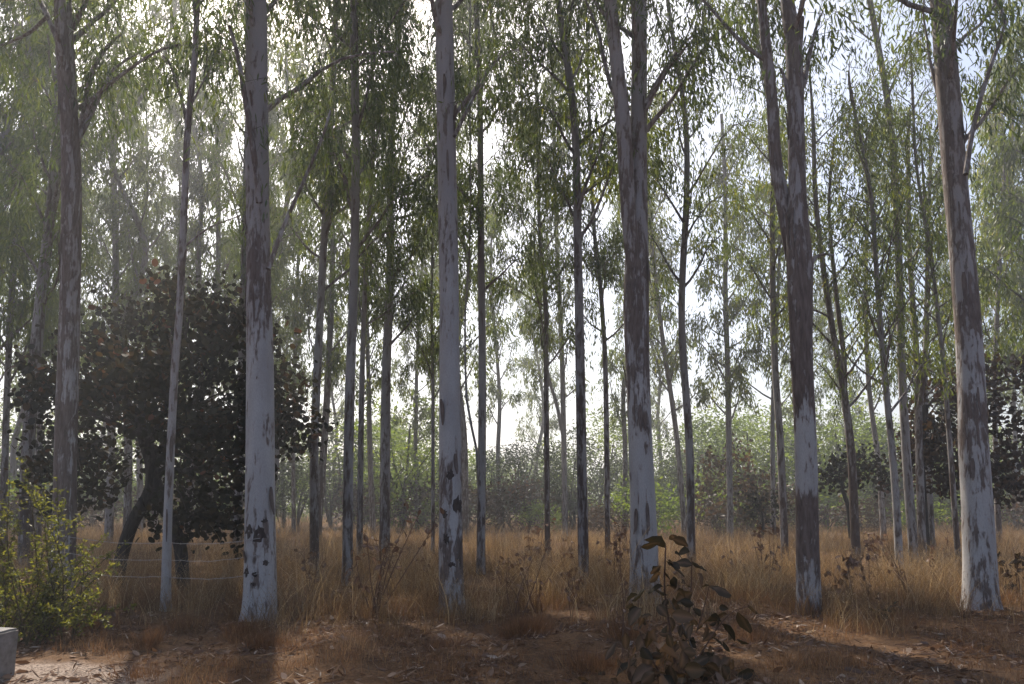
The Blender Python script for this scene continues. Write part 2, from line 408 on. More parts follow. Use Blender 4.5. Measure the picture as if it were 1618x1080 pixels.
def euc(label, d, path, H, seed, bark=None, hi=False, forks=(), limbs=(), nb=26, crown0=.38, reach=2.3, per=20, ntw=11,
        leaf=(.16, .030), scars=(), group=None, name='eucalyptus_tree', m_bark='bark_mid', tone=0.0, droop=1.3, strips=0, bow=.3, nobranch=10, lowz=None):
    rg = np.random.default_rng(seed)
    # trunk centre line through the listed pixels, bowed slightly in depth
    y0 = path[0][1]; y1 = path[-1][1]; ph = rg.uniform(0, 6.28)
    rows = []
    for (px, py, w) in path:
        t = (y0 - py) / max(y0 - y1, 1)
        dd = d + bow * math.sin(ph + t * 3.0) - bow * math.sin(ph)
        rows.append(list(P(px, py, dd)) + [w * .5 * px2m(dd)])
    rows = np.array(rows)
    gx, gy = rows[0][0], rows[0][1]; gz = ground_z(gx, gy)
    base = np.array((gx, gy, gz))
    if rows[0][2] > gz + .05:
        rows = np.vstack([[gx, gy, gz - .12, rows[0][3] * 1.18], [gx, gy, gz + .05, rows[0][3] * 1.12], rows]) if rows[0][2] > gz + .3 else \
            np.vstack([[gx, gy, gz - .12, rows[0][3] * 1.12], rows])
    else:
        rows[0][2] = gz - .1
    top = rows[-1]; dirn = nrm((rows[-1] - rows[-2])[:3]); dirn = nrm(dirn + np.array((0, 0, .8)))
    vis = rows.copy()
    while rows[-1][2] < H:
        st = min(2.2, H - rows[-1][2] + .05)
        dirn = nrm(dirn + np.concatenate((rg.normal(0, .06, 2), [.05])))
        q = rows[-1][:3] + dirn * st
        rr = max(.018, top[3] * max(0.0, 1 - ((q[2] - top[2]) / max(H - top[2] + .3, .5))) ** .8)
        rows = np.vstack([rows, list(q) + [rr]])
    rows[:, :3] -= base
    root = empty(name, base)
    tag(root, label, 'tree', group)
    nr, sd = (170, 36) if hi else (60, 14)
    R4 = smooth_path(rows, nr)
    z = R4[:, 2]
    if bark:
        bz = np.array([P(809, py, d)[2] - gz for py, _ in bark]); bo = np.array([o for _, o in bark])
        k = np.argsort(bz); old = np.interp(z, bz[k], bo[k])
    else:
        old = np.interp(z, [0, 2.5, 5, 9, 20], [.58, .42, .32, .32, .30]) + rg.uniform(-.12, .12)
    mb = MB()
    wob = trunk_wob(nr, sd, rg, .06 if hi else .05)
    if hi:   # spreading foot with root ridges
        th = np.arange(sd) / sd * 2 * np.pi; fl = np.exp(-np.maximum(z, 0) / .16)[:, None]
        wob = wob + fl * (.10 + .09 * np.cos(th * 4 + rg.uniform(0, 6)) + .05 * np.cos(th * 7 + rg.uniform(0, 6)))[None]
    tube(mb, R4[:, :3], R4[:, 3], sd, old, 0, wob=wob)
    add_obj('trunk', mb.mesh('trunk', [M[m_bark]]), root)
    stems = [R4]
    for fk in forks:
        fr = np.array([list(P(px, py, d + fk.get('dy', 0.0)) - base) + [w * .5 * px2m(d)] for (px, py, w) in fk['path']])
        dirn = nrm((fr[-1] - fr[-2])[:3]); tr = fr[-1][3]; tz = fr[-1][2]
        while fr[-1][2] < H - 2:
            dirn = nrm(dirn + np.array((rg.normal(0, .05), rg.normal(0, .05), .12)))
            q = fr[-1][:3] + dirn * 2.0
            fr = np.vstack([fr, list(q) + [max(.018, tr * (1 - (q[2] - tz) / max(H - tz, .5)))]])
        F4 = smooth_path(fr, nr // 2)
        bz = np.interp(F4[:, 2], z, old) if not fk.get('old') else np.interp(F4[:, 2], z, old) * (1 - np.clip(np.linspace(-.3, 2.2, len(F4)), 0, 1)) + fk['old'] * np.clip(np.linspace(-.3, 2.2, len(F4)), 0, 1)
        mb = MB(); tube(mb, F4[:, :3], F4[:, 3], sd, bz, 0, wob=trunk_wob(len(F4), sd, rg, .05))
        add_obj('stem', mb.mesh('stem', [M[m_bark]]), root)
        stems.append(F4)
    cm = MB(); tips = []; tdir = []
    ntube = 0
    def dress(bp_, ntw_, twl=.75):
        for q in sprays_on(bp_, rg, ntw_, twl):
            tube(cm, q, np.array([.006, .0045, .0025]), 3, .5, 1, cap=False)
            for k in range(1, 3): tips.append(q[k]); tdir.append(nrm(q[k] - q[k - 1]))
            tips.append(q[1] * .4 + q[2] * .6); tdir.append(nrm(q[2] - q[1]))
    for lb in limbs:
        lr = np.array([list(P(px, py, d + lb.get('dy', 0.0) * (k / max(1, len(lb['path']) - 1))) - base) + [w * .5 * px2m(d)] for k, (px, py, w) in enumerate(lb['path'])])
        L4 = smooth_path(lr, 14)
        mb = MB(); tube(mb, L4[:, :3], L4[:, 3], 8, .55, 0)
        add_obj(lb.get('name', 'branch'), mb.mesh('branch', [M[m_bark]]), root)
        if lb.get('leaf', 0): dress(L4[:, :3], lb['leaf'], .7)
    zlo = lowz if lowz is not None else crown0 * H
    for b in range(nb):
        st = stems[b % len(stems)] if len(stems) > 1 else stems[0]
        t = (b + rg.uniform(0, 1)) / nb
        zb = zlo + (H - .6 - zlo) * t
        p = interp_path(st, zb)
        L = reach * (1.0 - .62 * t ** 1.6) * rg.uniform(.6, 1.15)
        bp_, br = make_branch(p[:3], b * 2.399 + rg.uniform(-.5, .5), R(rg.uniform(28, 62)), L, min(.045, max(.012, p[3] * .45)), rg)
        if b < nobranch:
            mb = MB(); tube(mb, bp_, br, 6, .5, 0); add_obj('branch', mb.mesh('branch', [M[m_bark]]), root)
        else: tube(cm, bp_, br, 4, .5, 1, cap=False)
        dress(bp_, ntw)
    if tips:
        crown_leaves(cm, np.array(tips), np.array(tdir), max(2, per // 3), leaf[0], leaf[1], 6 if hi else 2, rg, droop=droop, tone=tone)
    add_obj('crown', cm.mesh('crown', [M['leaf'], M['twig']]), root)
    # dark scars and knots in the bark
    for (px, py, rp, asp) in scars:
        c = P(px, py, d) - base; q = interp_path(R4, c[2]); rr = rp * 1.15 * px2m(d); K = 18; rings = 3; v = []; sd_ = rg.uniform(0, 99)
        def on(du, dz):
            qq = interp_path(R4, c[2] + dz); u = np.clip((c[0] + du - qq[0]) / qq[3], -.97, .97)
            return qq[:3], u, qq[3]
        for k in range(rings + 1):
            for j in range(K):
                a = 2 * math.pi * j / K; rad = rr * k / rings * (1 + .9 * mnoise.noise(Vector((math.cos(a) * 2.4 + sd_, math.sin(a) * 2.4, 0))))
                du, dz = math.cos(a) * rad, math.sin(a) * rad * asp
                qq, u, R_ = on(du, dz); R2 = R_ * (1.035 + (.02 if k == 2 else -.035 if k == 0 else -.06 if k == 3 else .012))
                v.append((qq[0] + u * R2, qq[1] - math.sqrt(1 - u * u) * R2, c[2] + dz))
        f = [[k * K + j, k * K + (j + 1) % K, (k + 1) * K + (j + 1) % K, (k + 1) * K + j] for k in range(rings) for j in range(K)]
        mb = MB(); mb.add(v, f, .9, 0); add_obj('bark_scar', mb.mesh('bark_scar', [M['bark_scar']]), root)
    # loose strips of shed bark still hanging on the trunk
    for s in range(strips):
        zb = rg.uniform(.8, 8.2); p = interp_path(R4, zb); a = rg.uniform(math.pi, 2 * math.pi) if rg.random() < .8 else rg.uniform(0, 6.28)
        n = 7; Ls = rg.uniform(.15, .6); wd = rg.uniform(.012, .035)
        out_ = np.array((math.cos(a), math.sin(a), 0)); tang = np.array((-math.sin(a), math.cos(a), 0))
        up = rg.random() < .35
        cs = []
        for k in range(n):
            t = k / (n - 1); q = interp_path(R4, zb - Ls * t)
            lift = (.06 * t ** 2.5 if not up else .05 * (1 - t) ** 2.5) * rg.uniform(.7, 1.3)
            cs.append(q[:3] + out_ * (q[3] * 1.015 + lift))
        cs = np.array(cs); wv = wd * np.array([.5, .9, 1, 1, .9, .7, .3])
        v = np.stack([cs - tang * wv[:, None] + out_ * .006, cs, cs + tang * wv[:, None] + out_ * .006], 1).reshape(-1, 3)
        v = np.vstack([v, v + out_ * .004]); N = n * 3
        f = []
        for k in range(n - 1):
            for j in range(2):
                q = [k * 3 + j, k * 3 + j + 1, k * 3 + 4 + j, k * 3 + 3 + j]
                f.append(q[::-1]); f.append([x + N for x in q])
        mb = MB(); mb.add(v, f, .95, 0); add_obj('bark_strip', mb.mesh('bark_strip', [M[m_bark]]), root)
    return root

# ------------------------------------------------------------------ the front row
FR = dict(hi=True, m_bark='bark', nb=26, reach=3.0, lowz=7.0, per=36, ntw=12, tone=-.05, leaf=(.175, .030), nobranch=8, strips=10)
FRG = 'big eucalyptus trees of the front row'
euc('brownish eucalyptus trunk rising behind the yellow green bush, two thin limbs sweeping from its side', 11.3,
    [(97, 912, 38), (102, 800, 34), (104, 700, 32), (110, 500, 30), (113, 300, 29), (110, 200, 27), (102, 60, 27), (101, 0, 22), (100, -60, 20)], 21, 11,
    bark=[(900, .35), (780, .75), (600, .5), (400, .58), (200, .6), (0, .5)],
    limbs=[dict(path=[(118, 240, 11), (130, 190, 10), (145, 115, 8), (168, 75, 6), (190, 55, 4)], leaf=9, dy=.6),
           dict(path=[(128, 205, 8), (150, 155, 7), (200, 112, 5.5), (250, 80, 4), (285, 70, 3)], leaf=10, dy=-.5),
           dict(path=[(96, 70, 11), (75, 25, 9), (55, -15, 7), (30, -60, 5)], leaf=8, dy=.8),
           dict(path=[(108, 55, 10), (130, 15, 8), (148, -25, 6)], leaf=8, dy=-.3),
           dict(path=[(75, 25, 6), (45, 52, 5), (0, 72, 4), (-30, 80, 3)], leaf=10, dy=.5)], group=FRG, **FR)
euc('thin pale pole-like eucalyptus holding up the wire between two thick trunks', 11.0,
    [(262, 940, 15), (266, 800, 13), (275, 600, 12), (283, 500, 11), (290, 350, 11), (297, 200, 10), (307, 100, 9), (312, 0, 9), (318, -80, 8)], 16, 12,
    bark=[(940, .25), (700, .30), (600, .36), (300, .5), (0, .5)],
    limbs=[dict(path=[(296, 205, 6), (288, 160, 5), (268, 100, 4), (258, 88, 3)], leaf=7, dy=.3),
           dict(path=[(290, 390, 4), (330, 360, 3), (380, 340, 2)], leaf=4, dy=.5)], group=FRG,
    **{**FR, 'nb': 16, 'reach': 1.7, 'lowz': 7.2, 'strips': 4})
euc('thick whitewashed-looking eucalyptus trunk with black spots near its foot, brown streaks higher up', 10.3,
    [(410, 958, 52), (411, 900, 49), (411, 800, 47), (411, 600, 43), (408, 400, 38), (406, 200, 37), (405, 0, 33), (404, -80, 32)], 23, 13,
    bark=[(960, .30), (900, .22), (850, .40), (800, .22), (760, .14), (620, .16), (540, .30), (480, .52), (400, .54), (330, .42), (250, .24), (0, .18)],
    limbs=[dict(path=[(410, 320, 12), (402, 250, 10), (388, 160, 9), (376, 90, 7), (362, 40, 5)], leaf=8, dy=-.4),
           dict(path=[(424, 425, 9), (445, 365, 7), (480, 285, 6), (508, 220, 5), (522, 175, 4)], leaf=7, dy=.6)], group=FRG,
    scars=[(398, 838, 7, 1.5), (414, 843, 8, 1.6), (421, 822, 4, .8), (396, 902, 5, 1.3), (410, 905, 5, .7), (424, 888, 4, 1.0), (408, 920, 4, .6)], **FR)
euc('straight pale grey eucalyptus trunk with dark knot holes and peeling bark low down', 10.6,
    [(714, 940, 40), (712, 880, 38), (711, 700, 36), (710, 500, 32), (707, 300, 31), (703, 100, 30), (701, 0, 29), (700, -80, 28)], 23, 14,
    bark=[(945, .5), (860, .52), (790, .42), (740, .42), (690, .16), (620, .12), (480, .2), (380, .36), (250, .3), (0, .25)],
    limbs=[dict(path=[(718, 215, 7), (745, 160, 6), (770, 115, 5), (792, 88, 3)], leaf=8, dy=.5)], group=FRG,
    scars=[(723, 798, 7, 1.6), (711, 750, 6, 1.3), (703, 812, 4, 1.4), (706, 850, 4, 1.8), (715, 890, 5, .8)], **FR)
euc('pale trunk splitting into two upright stems, standing behind the big-leaved sapling', 11.4,
    [(1018, 905, 45), (1016, 800, 41), (1012, 700, 38), (1008, 600, 38), (1005, 500, 40), (1006, 420, 38), (1008, 330, 31), (1009, 200, 27), (1010, 100, 26), (1010, 0, 25), (1010, -80, 24)], 22, 15,
    bark=[(905, .4), (840, .22), (760, .14), (700, .24), (640, .4), (560, .62), (420, .64), (330, .45), (150, .34), (0, .34)],
    forks=[dict(path=[(1003, 470, 12), (999, 400, 23), (993, 330, 25), (985, 200, 25), (975, 100, 22), (964, 0, 21), (955, -70, 20)], dy=.03, old=.34)],
    limbs=[dict(path=[(1020, 165, 7), (1040, 125, 6), (1075, 75, 5), (1100, 50, 3)], leaf=10, dy=.5),
           dict(path=[(1020, 175, 6), (1050, 118, 5), (1085, 72, 3)], leaf=9, dy=-.6)], group=FRG, **FR)
euc('dark brown forked trunk with a pale band below the middle and a hooked side twig', 10.2,
    [(1277, 965, 38), (1275, 850, 35), (1273, 700, 34), (1267, 560, 34), (1263, 420, 40), (1260, 350, 34), (1260, 300, 28), (1258, 200, 27), (1255, 100, 27), (1248, 30, 24), (1244, 0, 22), (1240, -80, 21)], 21, 16,
    bark=[(965, .45), (885, .5), (850, .85), (805, .8), (765, .24), (690, .2), (620, .74), (500, .80), (430, .66), (300, .5), (0, .6)],
    forks=[dict(path=[(1259, 460, 12), (1251, 400, 22), (1240, 330, 24), (1226, 255, 20), (1219, 150, 18), (1208, 50, 16), (1203, 0, 14), (1196, -70, 13)], dy=.03, old=.42)],
    limbs=[dict(path=[(1270, 465, 12), (1279, 440, 10), (1284, 412, 7), (1298, 402, 5), (1318, 403, 3)], name='side_twig'),
           dict(path=[(1259, 110, 14), (1262, 75, 13), (1265, 28, 13)], name='broken_limb'),
           dict(path=[(1247, 165, 8), (1240, 125, 6), (1234, 108, 5)], name='side_twig')], group=FRG, **FR)
euc('leaning thick trunk with patches of reddish brown bark, dark leafy tree at its back', 10.9,
    [(1549, 945, 50), (1546, 850, 45), (1538, 700, 41), (1528, 500, 38), (1511, 300, 36), (1499, 150, 34), (1491, 50, 33), (1486, 0, 31), (1480, -70, 30)], 22, 17,
    bark=[(945, .34), (850, .32), (720, .34), (690, .6), (640, .58), (600, .4), (560, .34), (490, .64), (400, .45), (300, .46), (200, .62), (60, .5), (0, .55)],
    limbs=[dict(path=[(1526, 275, 9), (1538, 200, 8), (1560, 120, 7), (1577, 72, 6), (1588, 30, 5), (1570, -5, 4)], leaf=8, dy=.4),
           dict(path=[(1503, 50, 8), (1508, 30, 7), (1509, 12, 6)], name='broken_limb')], group=FRG, **FR)

# ------------------------------------------------------------------ slender trees of the grove
MG = 'slender eucalyptus trees of the grove'
def wtaper(pts, w0, w1):
    n = len(pts); return [(p[0], p[1], w0 + (w1 - w0) * k / (n - 1)) for k, p in enumerate(pts)]
MID = [
 ('slender greyish trunk curving past the brownish trunk beside the yellow green bush', 16, [(40, 870), (45, 700), (62, 500), (85, 280), (95, 100), (100, -60)], 21, 11, 19),
 ('dark slender trunk beside the black-leaved tree, bending gently over towards the clear gap', 15, [(497, 885), (497, 700), (508, 450), (522, 200), (530, 0)], 15, 9, 19),
 ('straight dark brown trunk with a thinner pale trunk close behind it', 14, [(549, 880), (552, 650), (560, 400), (562, 200), (560, -50)], 17, 12, 20),
 ('thin grey trunk standing close behind a straight dark brown one', 18.5, [(568, 860), (572, 600), (578, 430), (590, 200)], 10, 6, 18),
 ('upright grey trunk with a dark shaded side, rising beside open pale sky', 20, [(608, 840), (610, 600), (617, 420), (617, 250), (630, 50)], 17, 9, 20),
 ('very thin stem standing just beside the straight pale grey trunk with knot holes', 22, [(684, 850), (684, 600), (682, 450), (690, 250)], 6, 4, 16),
 ('dark upright trunk with a thin companion stem, behind the trunk with knot holes', 16, [(760, 868), (762, 600), (760, 400), (758, 150), (750, -50)], 14, 8, 20),
 ('very thin dark trunk standing before the blue hazy dome of trees', 20, [(865, 858), (863, 600), (862, 480), (852, 350), (848, 150)], 9, 5, 18),
 ('thin pale trunk far back with a forked limb above the hazy dome of trees', 34, [(893, 828), (890, 650), (887, 540), (880, 380), (875, 200)], 9, 6, 22),
 ('dark brown trunk with flaking foot, leaning over near its top', 12.6, [(922, 892), (917, 600), (913, 400), (908, 200), (882, 0), (870, -100)], 17, 9, 18),
 ('thin wavering trunk next to the dark brown trunk with flaking foot', 19, [(960, 860), (957, 600), (950, 470), (938, 350), (930, 150)], 9, 5, 18),
 ('grey trunk beside the split pale trunk, with a bend at mid height', 16, [(1092, 868), (1089, 700), (1077, 500), (1085, 300), (1082, 180), (1062, 50)], 14, 7, 19),
 ('thin tilted trunk far back between the split pale trunk and a bent grey one', 32, [(1080, 815), (1068, 680), (1045, 520), (1030, 380), (1022, 250)], 9, 5, 20),
 ('pale thin trunk standing alone against the widest patch of sky', 30, [(1154, 830), (1150, 600), (1146, 450), (1146, 300), (1140, 180)], 10, 5, 17),
 ('slim trunk close beside the dark brown forked trunk', 17.5, [(1240, 868), (1233, 700), (1224, 560), (1220, 350), (1222, 200), (1195, 50)], 12, 7, 19),
 ('faint thin trunk behind the slim one beside the dark brown forked trunk', 29, [(1222, 835), (1221, 650), (1228, 500), (1232, 350)], 8, 4, 18),
 ('grey trunk dividing in a narrow fork above the small dark shrub', 17, [(1352, 865), (1345, 720), (1332, 610), (1312, 500), (1290, 330), (1285, 200)], 14, 6, -11.5),
 ('pale thin trunk leaning away beyond the small dark shrub', 31, [(1395, 828), (1388, 730), (1372, 600), (1368, 450), (1372, 300)], 9, 5, 19),
 ('slanting dark trunk before the reddish-leaved tree, bare to half its height', 15, [(1421, 882), (1412, 740), (1395, 560), (1385, 430), (1375, 300), (1345, 150)], 12, 5, -10.8),
 ('pale grey curving trunk touching the reddish-leaved tree', 17, [(1443, 868), (1432, 720), (1424, 560), (1418, 350), (1405, 180), (1378, 20), (1360, -80)], 14, 8, 21),
 ('dark doubled trunk standing inside the reddish-leaved tree', 18.5, [(1457, 870), (1452, 700), (1448, 560), (1437, 400), (1435, 250)], 13, 6, -12),
 ('slim brown trunk slanting through the reddish-leaved tree towards the leaning thick trunk', 16.5, [(1513, 872), (1505, 760), (1497, 650), (1487, 540), (1470, 400), (1448, 260), (1440, 100)], 9, 4, -12.5),
 ('short-looking pale trunk under the skirts of the reddish-leaved tree', 23, [(1472, 850), (1468, 760), (1462, 600), (1466, 400), (1470, 250)], 10, 5, -14),
 ('pale thin trunk beyond the leaning thick trunk with reddish patches', 29, [(1578, 838), (1575, 760), (1572, 600), (1580, 400), (1588, 250)], 9, 5, 19),
 ('grey trunk half hidden behind the thick white trunk and the black-leaved tree', 23, [(376, 842), (378, 740), (384, 500), (388, 300), (392, 150)], 15, 8, 20),
 ('faint thin trunk seen under the edge of the black-leaved tree', 36, [(464, 830), (464, 650), (470, 450), (474, 300)], 7, 4, 20),
 ('hazy trunk standing far behind the black-leaved tree', 27, [(172, 840), (178, 600), (183, 420), (178, 200), (182, 80)], 13, 7, 21),
 ('dark slim trunk at the outer side of the yellow green bush', 21, [(4, 850), (12, 600), (22, 400), (35, 200)], 11, 6, 18),
 ('slim trunk between the yellow green bush and the black-leaved tree', 24, [(60, 850), (64, 640), (75, 420), (70, 250)], 10, 5, 19),
 ('dim slender trunk rising behind the thin pale pole-like tree', 31, [(330, 835), (335, 600), (345, 400), (342, 200)], 11, 6, 21),
]
for k, (lab, d, pts, w0, w1, H) in enumerate(MID):
    forks = []
    if 'narrow fork' in lab: forks = [dict(path=[(1335, 635, 8), (1333, 560, 8), (1322, 470, 7), (1310, 330, 5), (1318, 220, 4)], dy=.1)]
    if 'forked limb' in lab: forks = [dict(path=[(890, 690, 6), (880, 640, 6), (868, 600, 5), (858, 540, 4), (850, 450, 3)], dy=.2)]
    if 'companion stem' in lab: forks = [dict(path=[(757, 800, 4), (752, 700, 4), (738, 640, 4), (735, 500, 3), (742, 400, 3)], dy=.2)]
    if 'doubled' in lab: forks = [dict(path=[(1454, 640, 8), (1462, 560, 8), (1466, 450, 6), (1462, 330, 5)], dy=.1)]
    far = d > 25
    tone = (.08 if pts[0][0] > 1000 else 0) + .10 * math.sin(k * 1.7) + (.06 if pts[0][0] > 850 else -.03)
    H = -H if H < 0 else max(H, min(23, 1.5 + d * .62)) if d < 25 else H
    euc(lab, d, wtaper(pts, w0, w1), H, 100 + k, forks=forks, crown0=.31 if d < 20 else .27, nb=30 if pts[0][0] < 1250 else 22, reach=2.2 if d < 20 else 2.5,
        per=(60 if pts[0][0] < 1000 else 42) if not far else 36, ntw=(8 if pts[0][0] < 1250 else 5) if not far else 8, leaf=((.19, .035) if pts[0][0] < 1000 else (.165, .033)) if not far else (.26, .056), group=MG, tone=tone, nobranch=9)

# ------------------------------------------------------------------ copies of trees farther back
def copy_tree(src, loc, rz, s, label, group, cat='tree'):
    c = src.copy(); COL.objects.link(c); c.location = loc; c.rotation_euler = (0, 0, rz); c.scale = (s, s, s)
    tag(c, label, cat, group)
    for ch in src.children:
        k = ch.copy(); COL.objects.link(k); k.parent = c
        for g in ch.children:
            q = g.copy(); COL.objects.link(q); q.parent = k
    return c

def broadleaf(name, base, H, rx, rz, nleaf, leafsize, seed, material, trunk_r=.12, clumps=40, low=.2, m_bark='bark_dark', stems=2, kind=2, label=None, group=None, shape=1.0, droop=.2):
    """bushy tree: crooked limbs from a short trunk, leaves gathered in clumps through an uneven crown"""
    rg = np.random.default_rng(seed)
    root = empty(name, base); tag(root, label, 'tree', group)
    cz = H * (low + (1 - low) * .5); hz = H * (1 - low) * .5
    cl = []
    while len(cl) < clumps:
        q = rg.uniform(-1, 1, 3)
        r = np.linalg.norm(q)
        if r > 1 or r < .35: continue
        bump = 1 + .28 * mnoise.noise(Vector(q * 1.8) + Vector((seed, 0, 0)))
        q = q * bump
        cl.append((q[0] * rx, q[1] * rx * .9, cz + q[2] * hz * (1 if q[2] > 0 else shape)))
    cl = np.array(cl)
    for s in range(stems):
        a = s * 2.4 + rg.uniform(0, 6); top = np.array((math.cos(a) * rx * .35, math.sin(a) * rx * .35, H * .7))
        p = np.array([(math.cos(a) * .1 * s, math.sin(a) * .1 * s, -.1), top * .3 + rg.normal(0, .08 * rx, 3) * (1, 1, 0), top * .6 + rg.normal(0, .1 * rx, 3) * (1, 1, .2), top])
        q = smooth_path(p, 12); mb = MB()
        tube(mb, q, np.linspace(trunk_r, trunk_r * .3, 12), 8, .6, 0)
        add_obj('trunk', mb.mesh('trunk', [M[m_bark]]), root)
    cm = MB()
    for c in cl[::2]:
        st = np.array((c[0] * .12, c[1] * .12, H * rg.uniform(low * .8, .45)))
        md = st * .5 + c * .5 + rg.normal(0, .08 * rx, 3)
        tube(cm, smooth_path([st, md, c], 6), np.linspace(trunk_r * .32, .008, 6), 4, .5, 1, cap=False)
    per = nleaf // clumps
    cs = rx * 1.05 / (clumps ** (1 / 3.0))
    pos = np.repeat(cl, per, 0) + rg.normal(0, cs * .55, (per * clumps, 3)) * (1, 1, .75)
    n = len(pos)
    ax = rg.normal(0, 1, (n, 3)) * (1, 1, .7) + np.array((0, 0, -droop)) + .5 * nrm(pos - np.array((0, 0, cz)))
    hi = np.clip((pos[:, 2] - cz) / hz, -1, 1)
    at = np.clip(np.repeat(rg.normal(.42, .13, clumps), per) + rg.normal(0, .12, n), 0, 1)
    leaves(cm, pos, ax, rg.uniform(.6, 1.2, n) * leafsize, rg.uniform(.55, .8, n) * leafsize * (.62 if kind == 2 else 1.0), at, kind, rg=rg, fold=.2, curl=.05)
    add_obj('crown', cm.mesh('crown', [material, M[m_bark]]), root)
    return root, cl

def ground_at(px, d):
    x = (px - PPX) / F_PX * d
    return (x, d, ground_z(x, d) if d < 80 else 0.0)

# black-leaved tree behind the wire
def black_tree():
    d = 13.4; base = np.array(ground_at(200, d))
    rg = np.random.default_rng(55)
    root = empty('broadleaf_tree', base)
    tag(root, 'dark broad-leaved tree with crooked stem behind the wire, its round crown nearly black', 'tree')
    Q = lambda px, py, dd=d: P(px, py, dd) - base
    def limb(name, pts, r0, r1, dy=0.0):
        pp = [Q(px, py, d + dy * k / max(1, len(pts) - 1)) for k, (px, py) in enumerate(pts)]
        mb = MB(); q = smooth_path(pp, 16); tube(mb, q, np.linspace(r0, r1, 16), 10, .5, 0)
        add_obj(name, mb.mesh(name, [M['bark_dark']]), root); return q
    b0 = Q(186, 930)
    limb('trunk', [(184, 935), (192, 880), (210, 825), (238, 775), (240, 735), (228, 690)], .11, .12)
    limb('trunk', [(290, 935), (284, 860), (262, 800), (240, 745)], .12, .10)
    for pts, dy in ((((230, 700), (205, 640), (180, 600), (165, 540)), .4), (((232, 710), (262, 640), (285, 560), (300, 500)), -.5),
                    (((238, 735), (300, 690), (360, 650), (420, 620)), .5), (((236, 725), (270, 690), (330, 600), (370, 540)), .2),
                    (((228, 690), (160, 660), (110, 640)), -.3), (((240, 745), (320, 740), (400, 720), (450, 690)), -.6), (((230, 700), (225, 620), (235, 540)), .9)):
        limb('branch', pts, .065, .02, dy)
    # crown lobes given as pixel discs with depth offsets
    lobes = [(300, 520, 75, 0), (200, 545, 70, .5), (140, 590, 70, -.2), (95, 640, 55, .3), (380, 560, 75, .2), (430, 620, 60, -.3), (455, 680, 45, 0),
             (330, 620, 95, -.9), (250, 610, 80, -1.0), (300, 700, 80, 1.0), (390, 680, 70, -.6), (170, 670, 75, .7), (110, 710, 55, .2), (330, 770, 75, .4),
             (370, 740, 55, -.9), (300, 800, 60, -.2), (140, 750, 50, .9), (260, 480, 50, .6), (345, 500, 60, .7), (210, 610, 60, -.8), (350, 820, 40, .5), (95, 770, 45, .6), (70, 600, 40, .4)]
    C = []; T = []
    for (px, py, r, dy) in lobes:
        n = int(5 + (r / 12) ** 2 * .55)
        c = Q(px, py, d + dy); rr = r * px2m(d)
        u = nrm(rg.normal(size=(n, 3))) * (rg.uniform(.3, 1, (n, 1)) ** .5)
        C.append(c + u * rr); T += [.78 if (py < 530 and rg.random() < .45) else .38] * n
    C = np.concatenate(C); T = np.array(T)
    per = 23; pos = np.repeat(C, per, 0) + rg.normal(0, .16, (len(C) * per, 3)); n = len(pos)
    ax = rg.normal(0, 1, (n, 3)) + np.array((0, 0, -.35))
    at = np.clip(np.repeat(T + rg.normal(0, .14, len(T)), per) + rg.normal(0, .16, n), 0, 1)
    mb = MB()
    ln = rg.uniform(.07, .15, n)
    leaves(mb, pos, ax, ln, ln * rg.uniform(.65, .95, n), at, 8, rg=rg, fold=.15, curl=.06)
    for c in C[::3]:
        k = rg.uniform(0, 1); s = Q(230 + (rg.random() - .5) * 60, 690, d)
        s = s + (c - s) * .55 + rg.normal(0, .1, 3)
        tube(mb, [s, (s + c) / 2 + rg.normal(0, .06, 3), c], np.array([.014, .01, .005]), 4, .5, 1, cap=False)
    cr = add_obj('crown', mb.mesh('crown', [M['leaf_dark'], M['bark_dark']]), root); cr['kind'] = 'stuff'
    # the outermost leaves, big enough to be told apart
    protos = []
    for k in range(6):
        b = MB(); leaves(b, np.zeros((1, 3)), np.array([[0, 0, 1.0]]), .15, .12, (.2, .35, .5, .6, .8, .95)[k], 8, rg=rg, fold=.15, curl=.05 + .02 * k)
        protos.append(b.mesh('leaf', [M['leaf_dark']]))
    cen = Q(285, 660)
    dist = np.linalg.norm((C - cen) * (1, .6, 1), axis=1); order = np.argsort(-dist)[:140]
    for i in order:
        for r in range(2):
            o = add_obj('leaf', protos[rg.integers(6)], cr, C[i] + nrm(C[i] - cen) * .03 + rg.normal(0, .12, 3))
            o.rotation_euler = rg.uniform(0, 6.28, 3); s = rg.uniform(.6, 1.1); o.scale = (s, s, s)
black_tree()

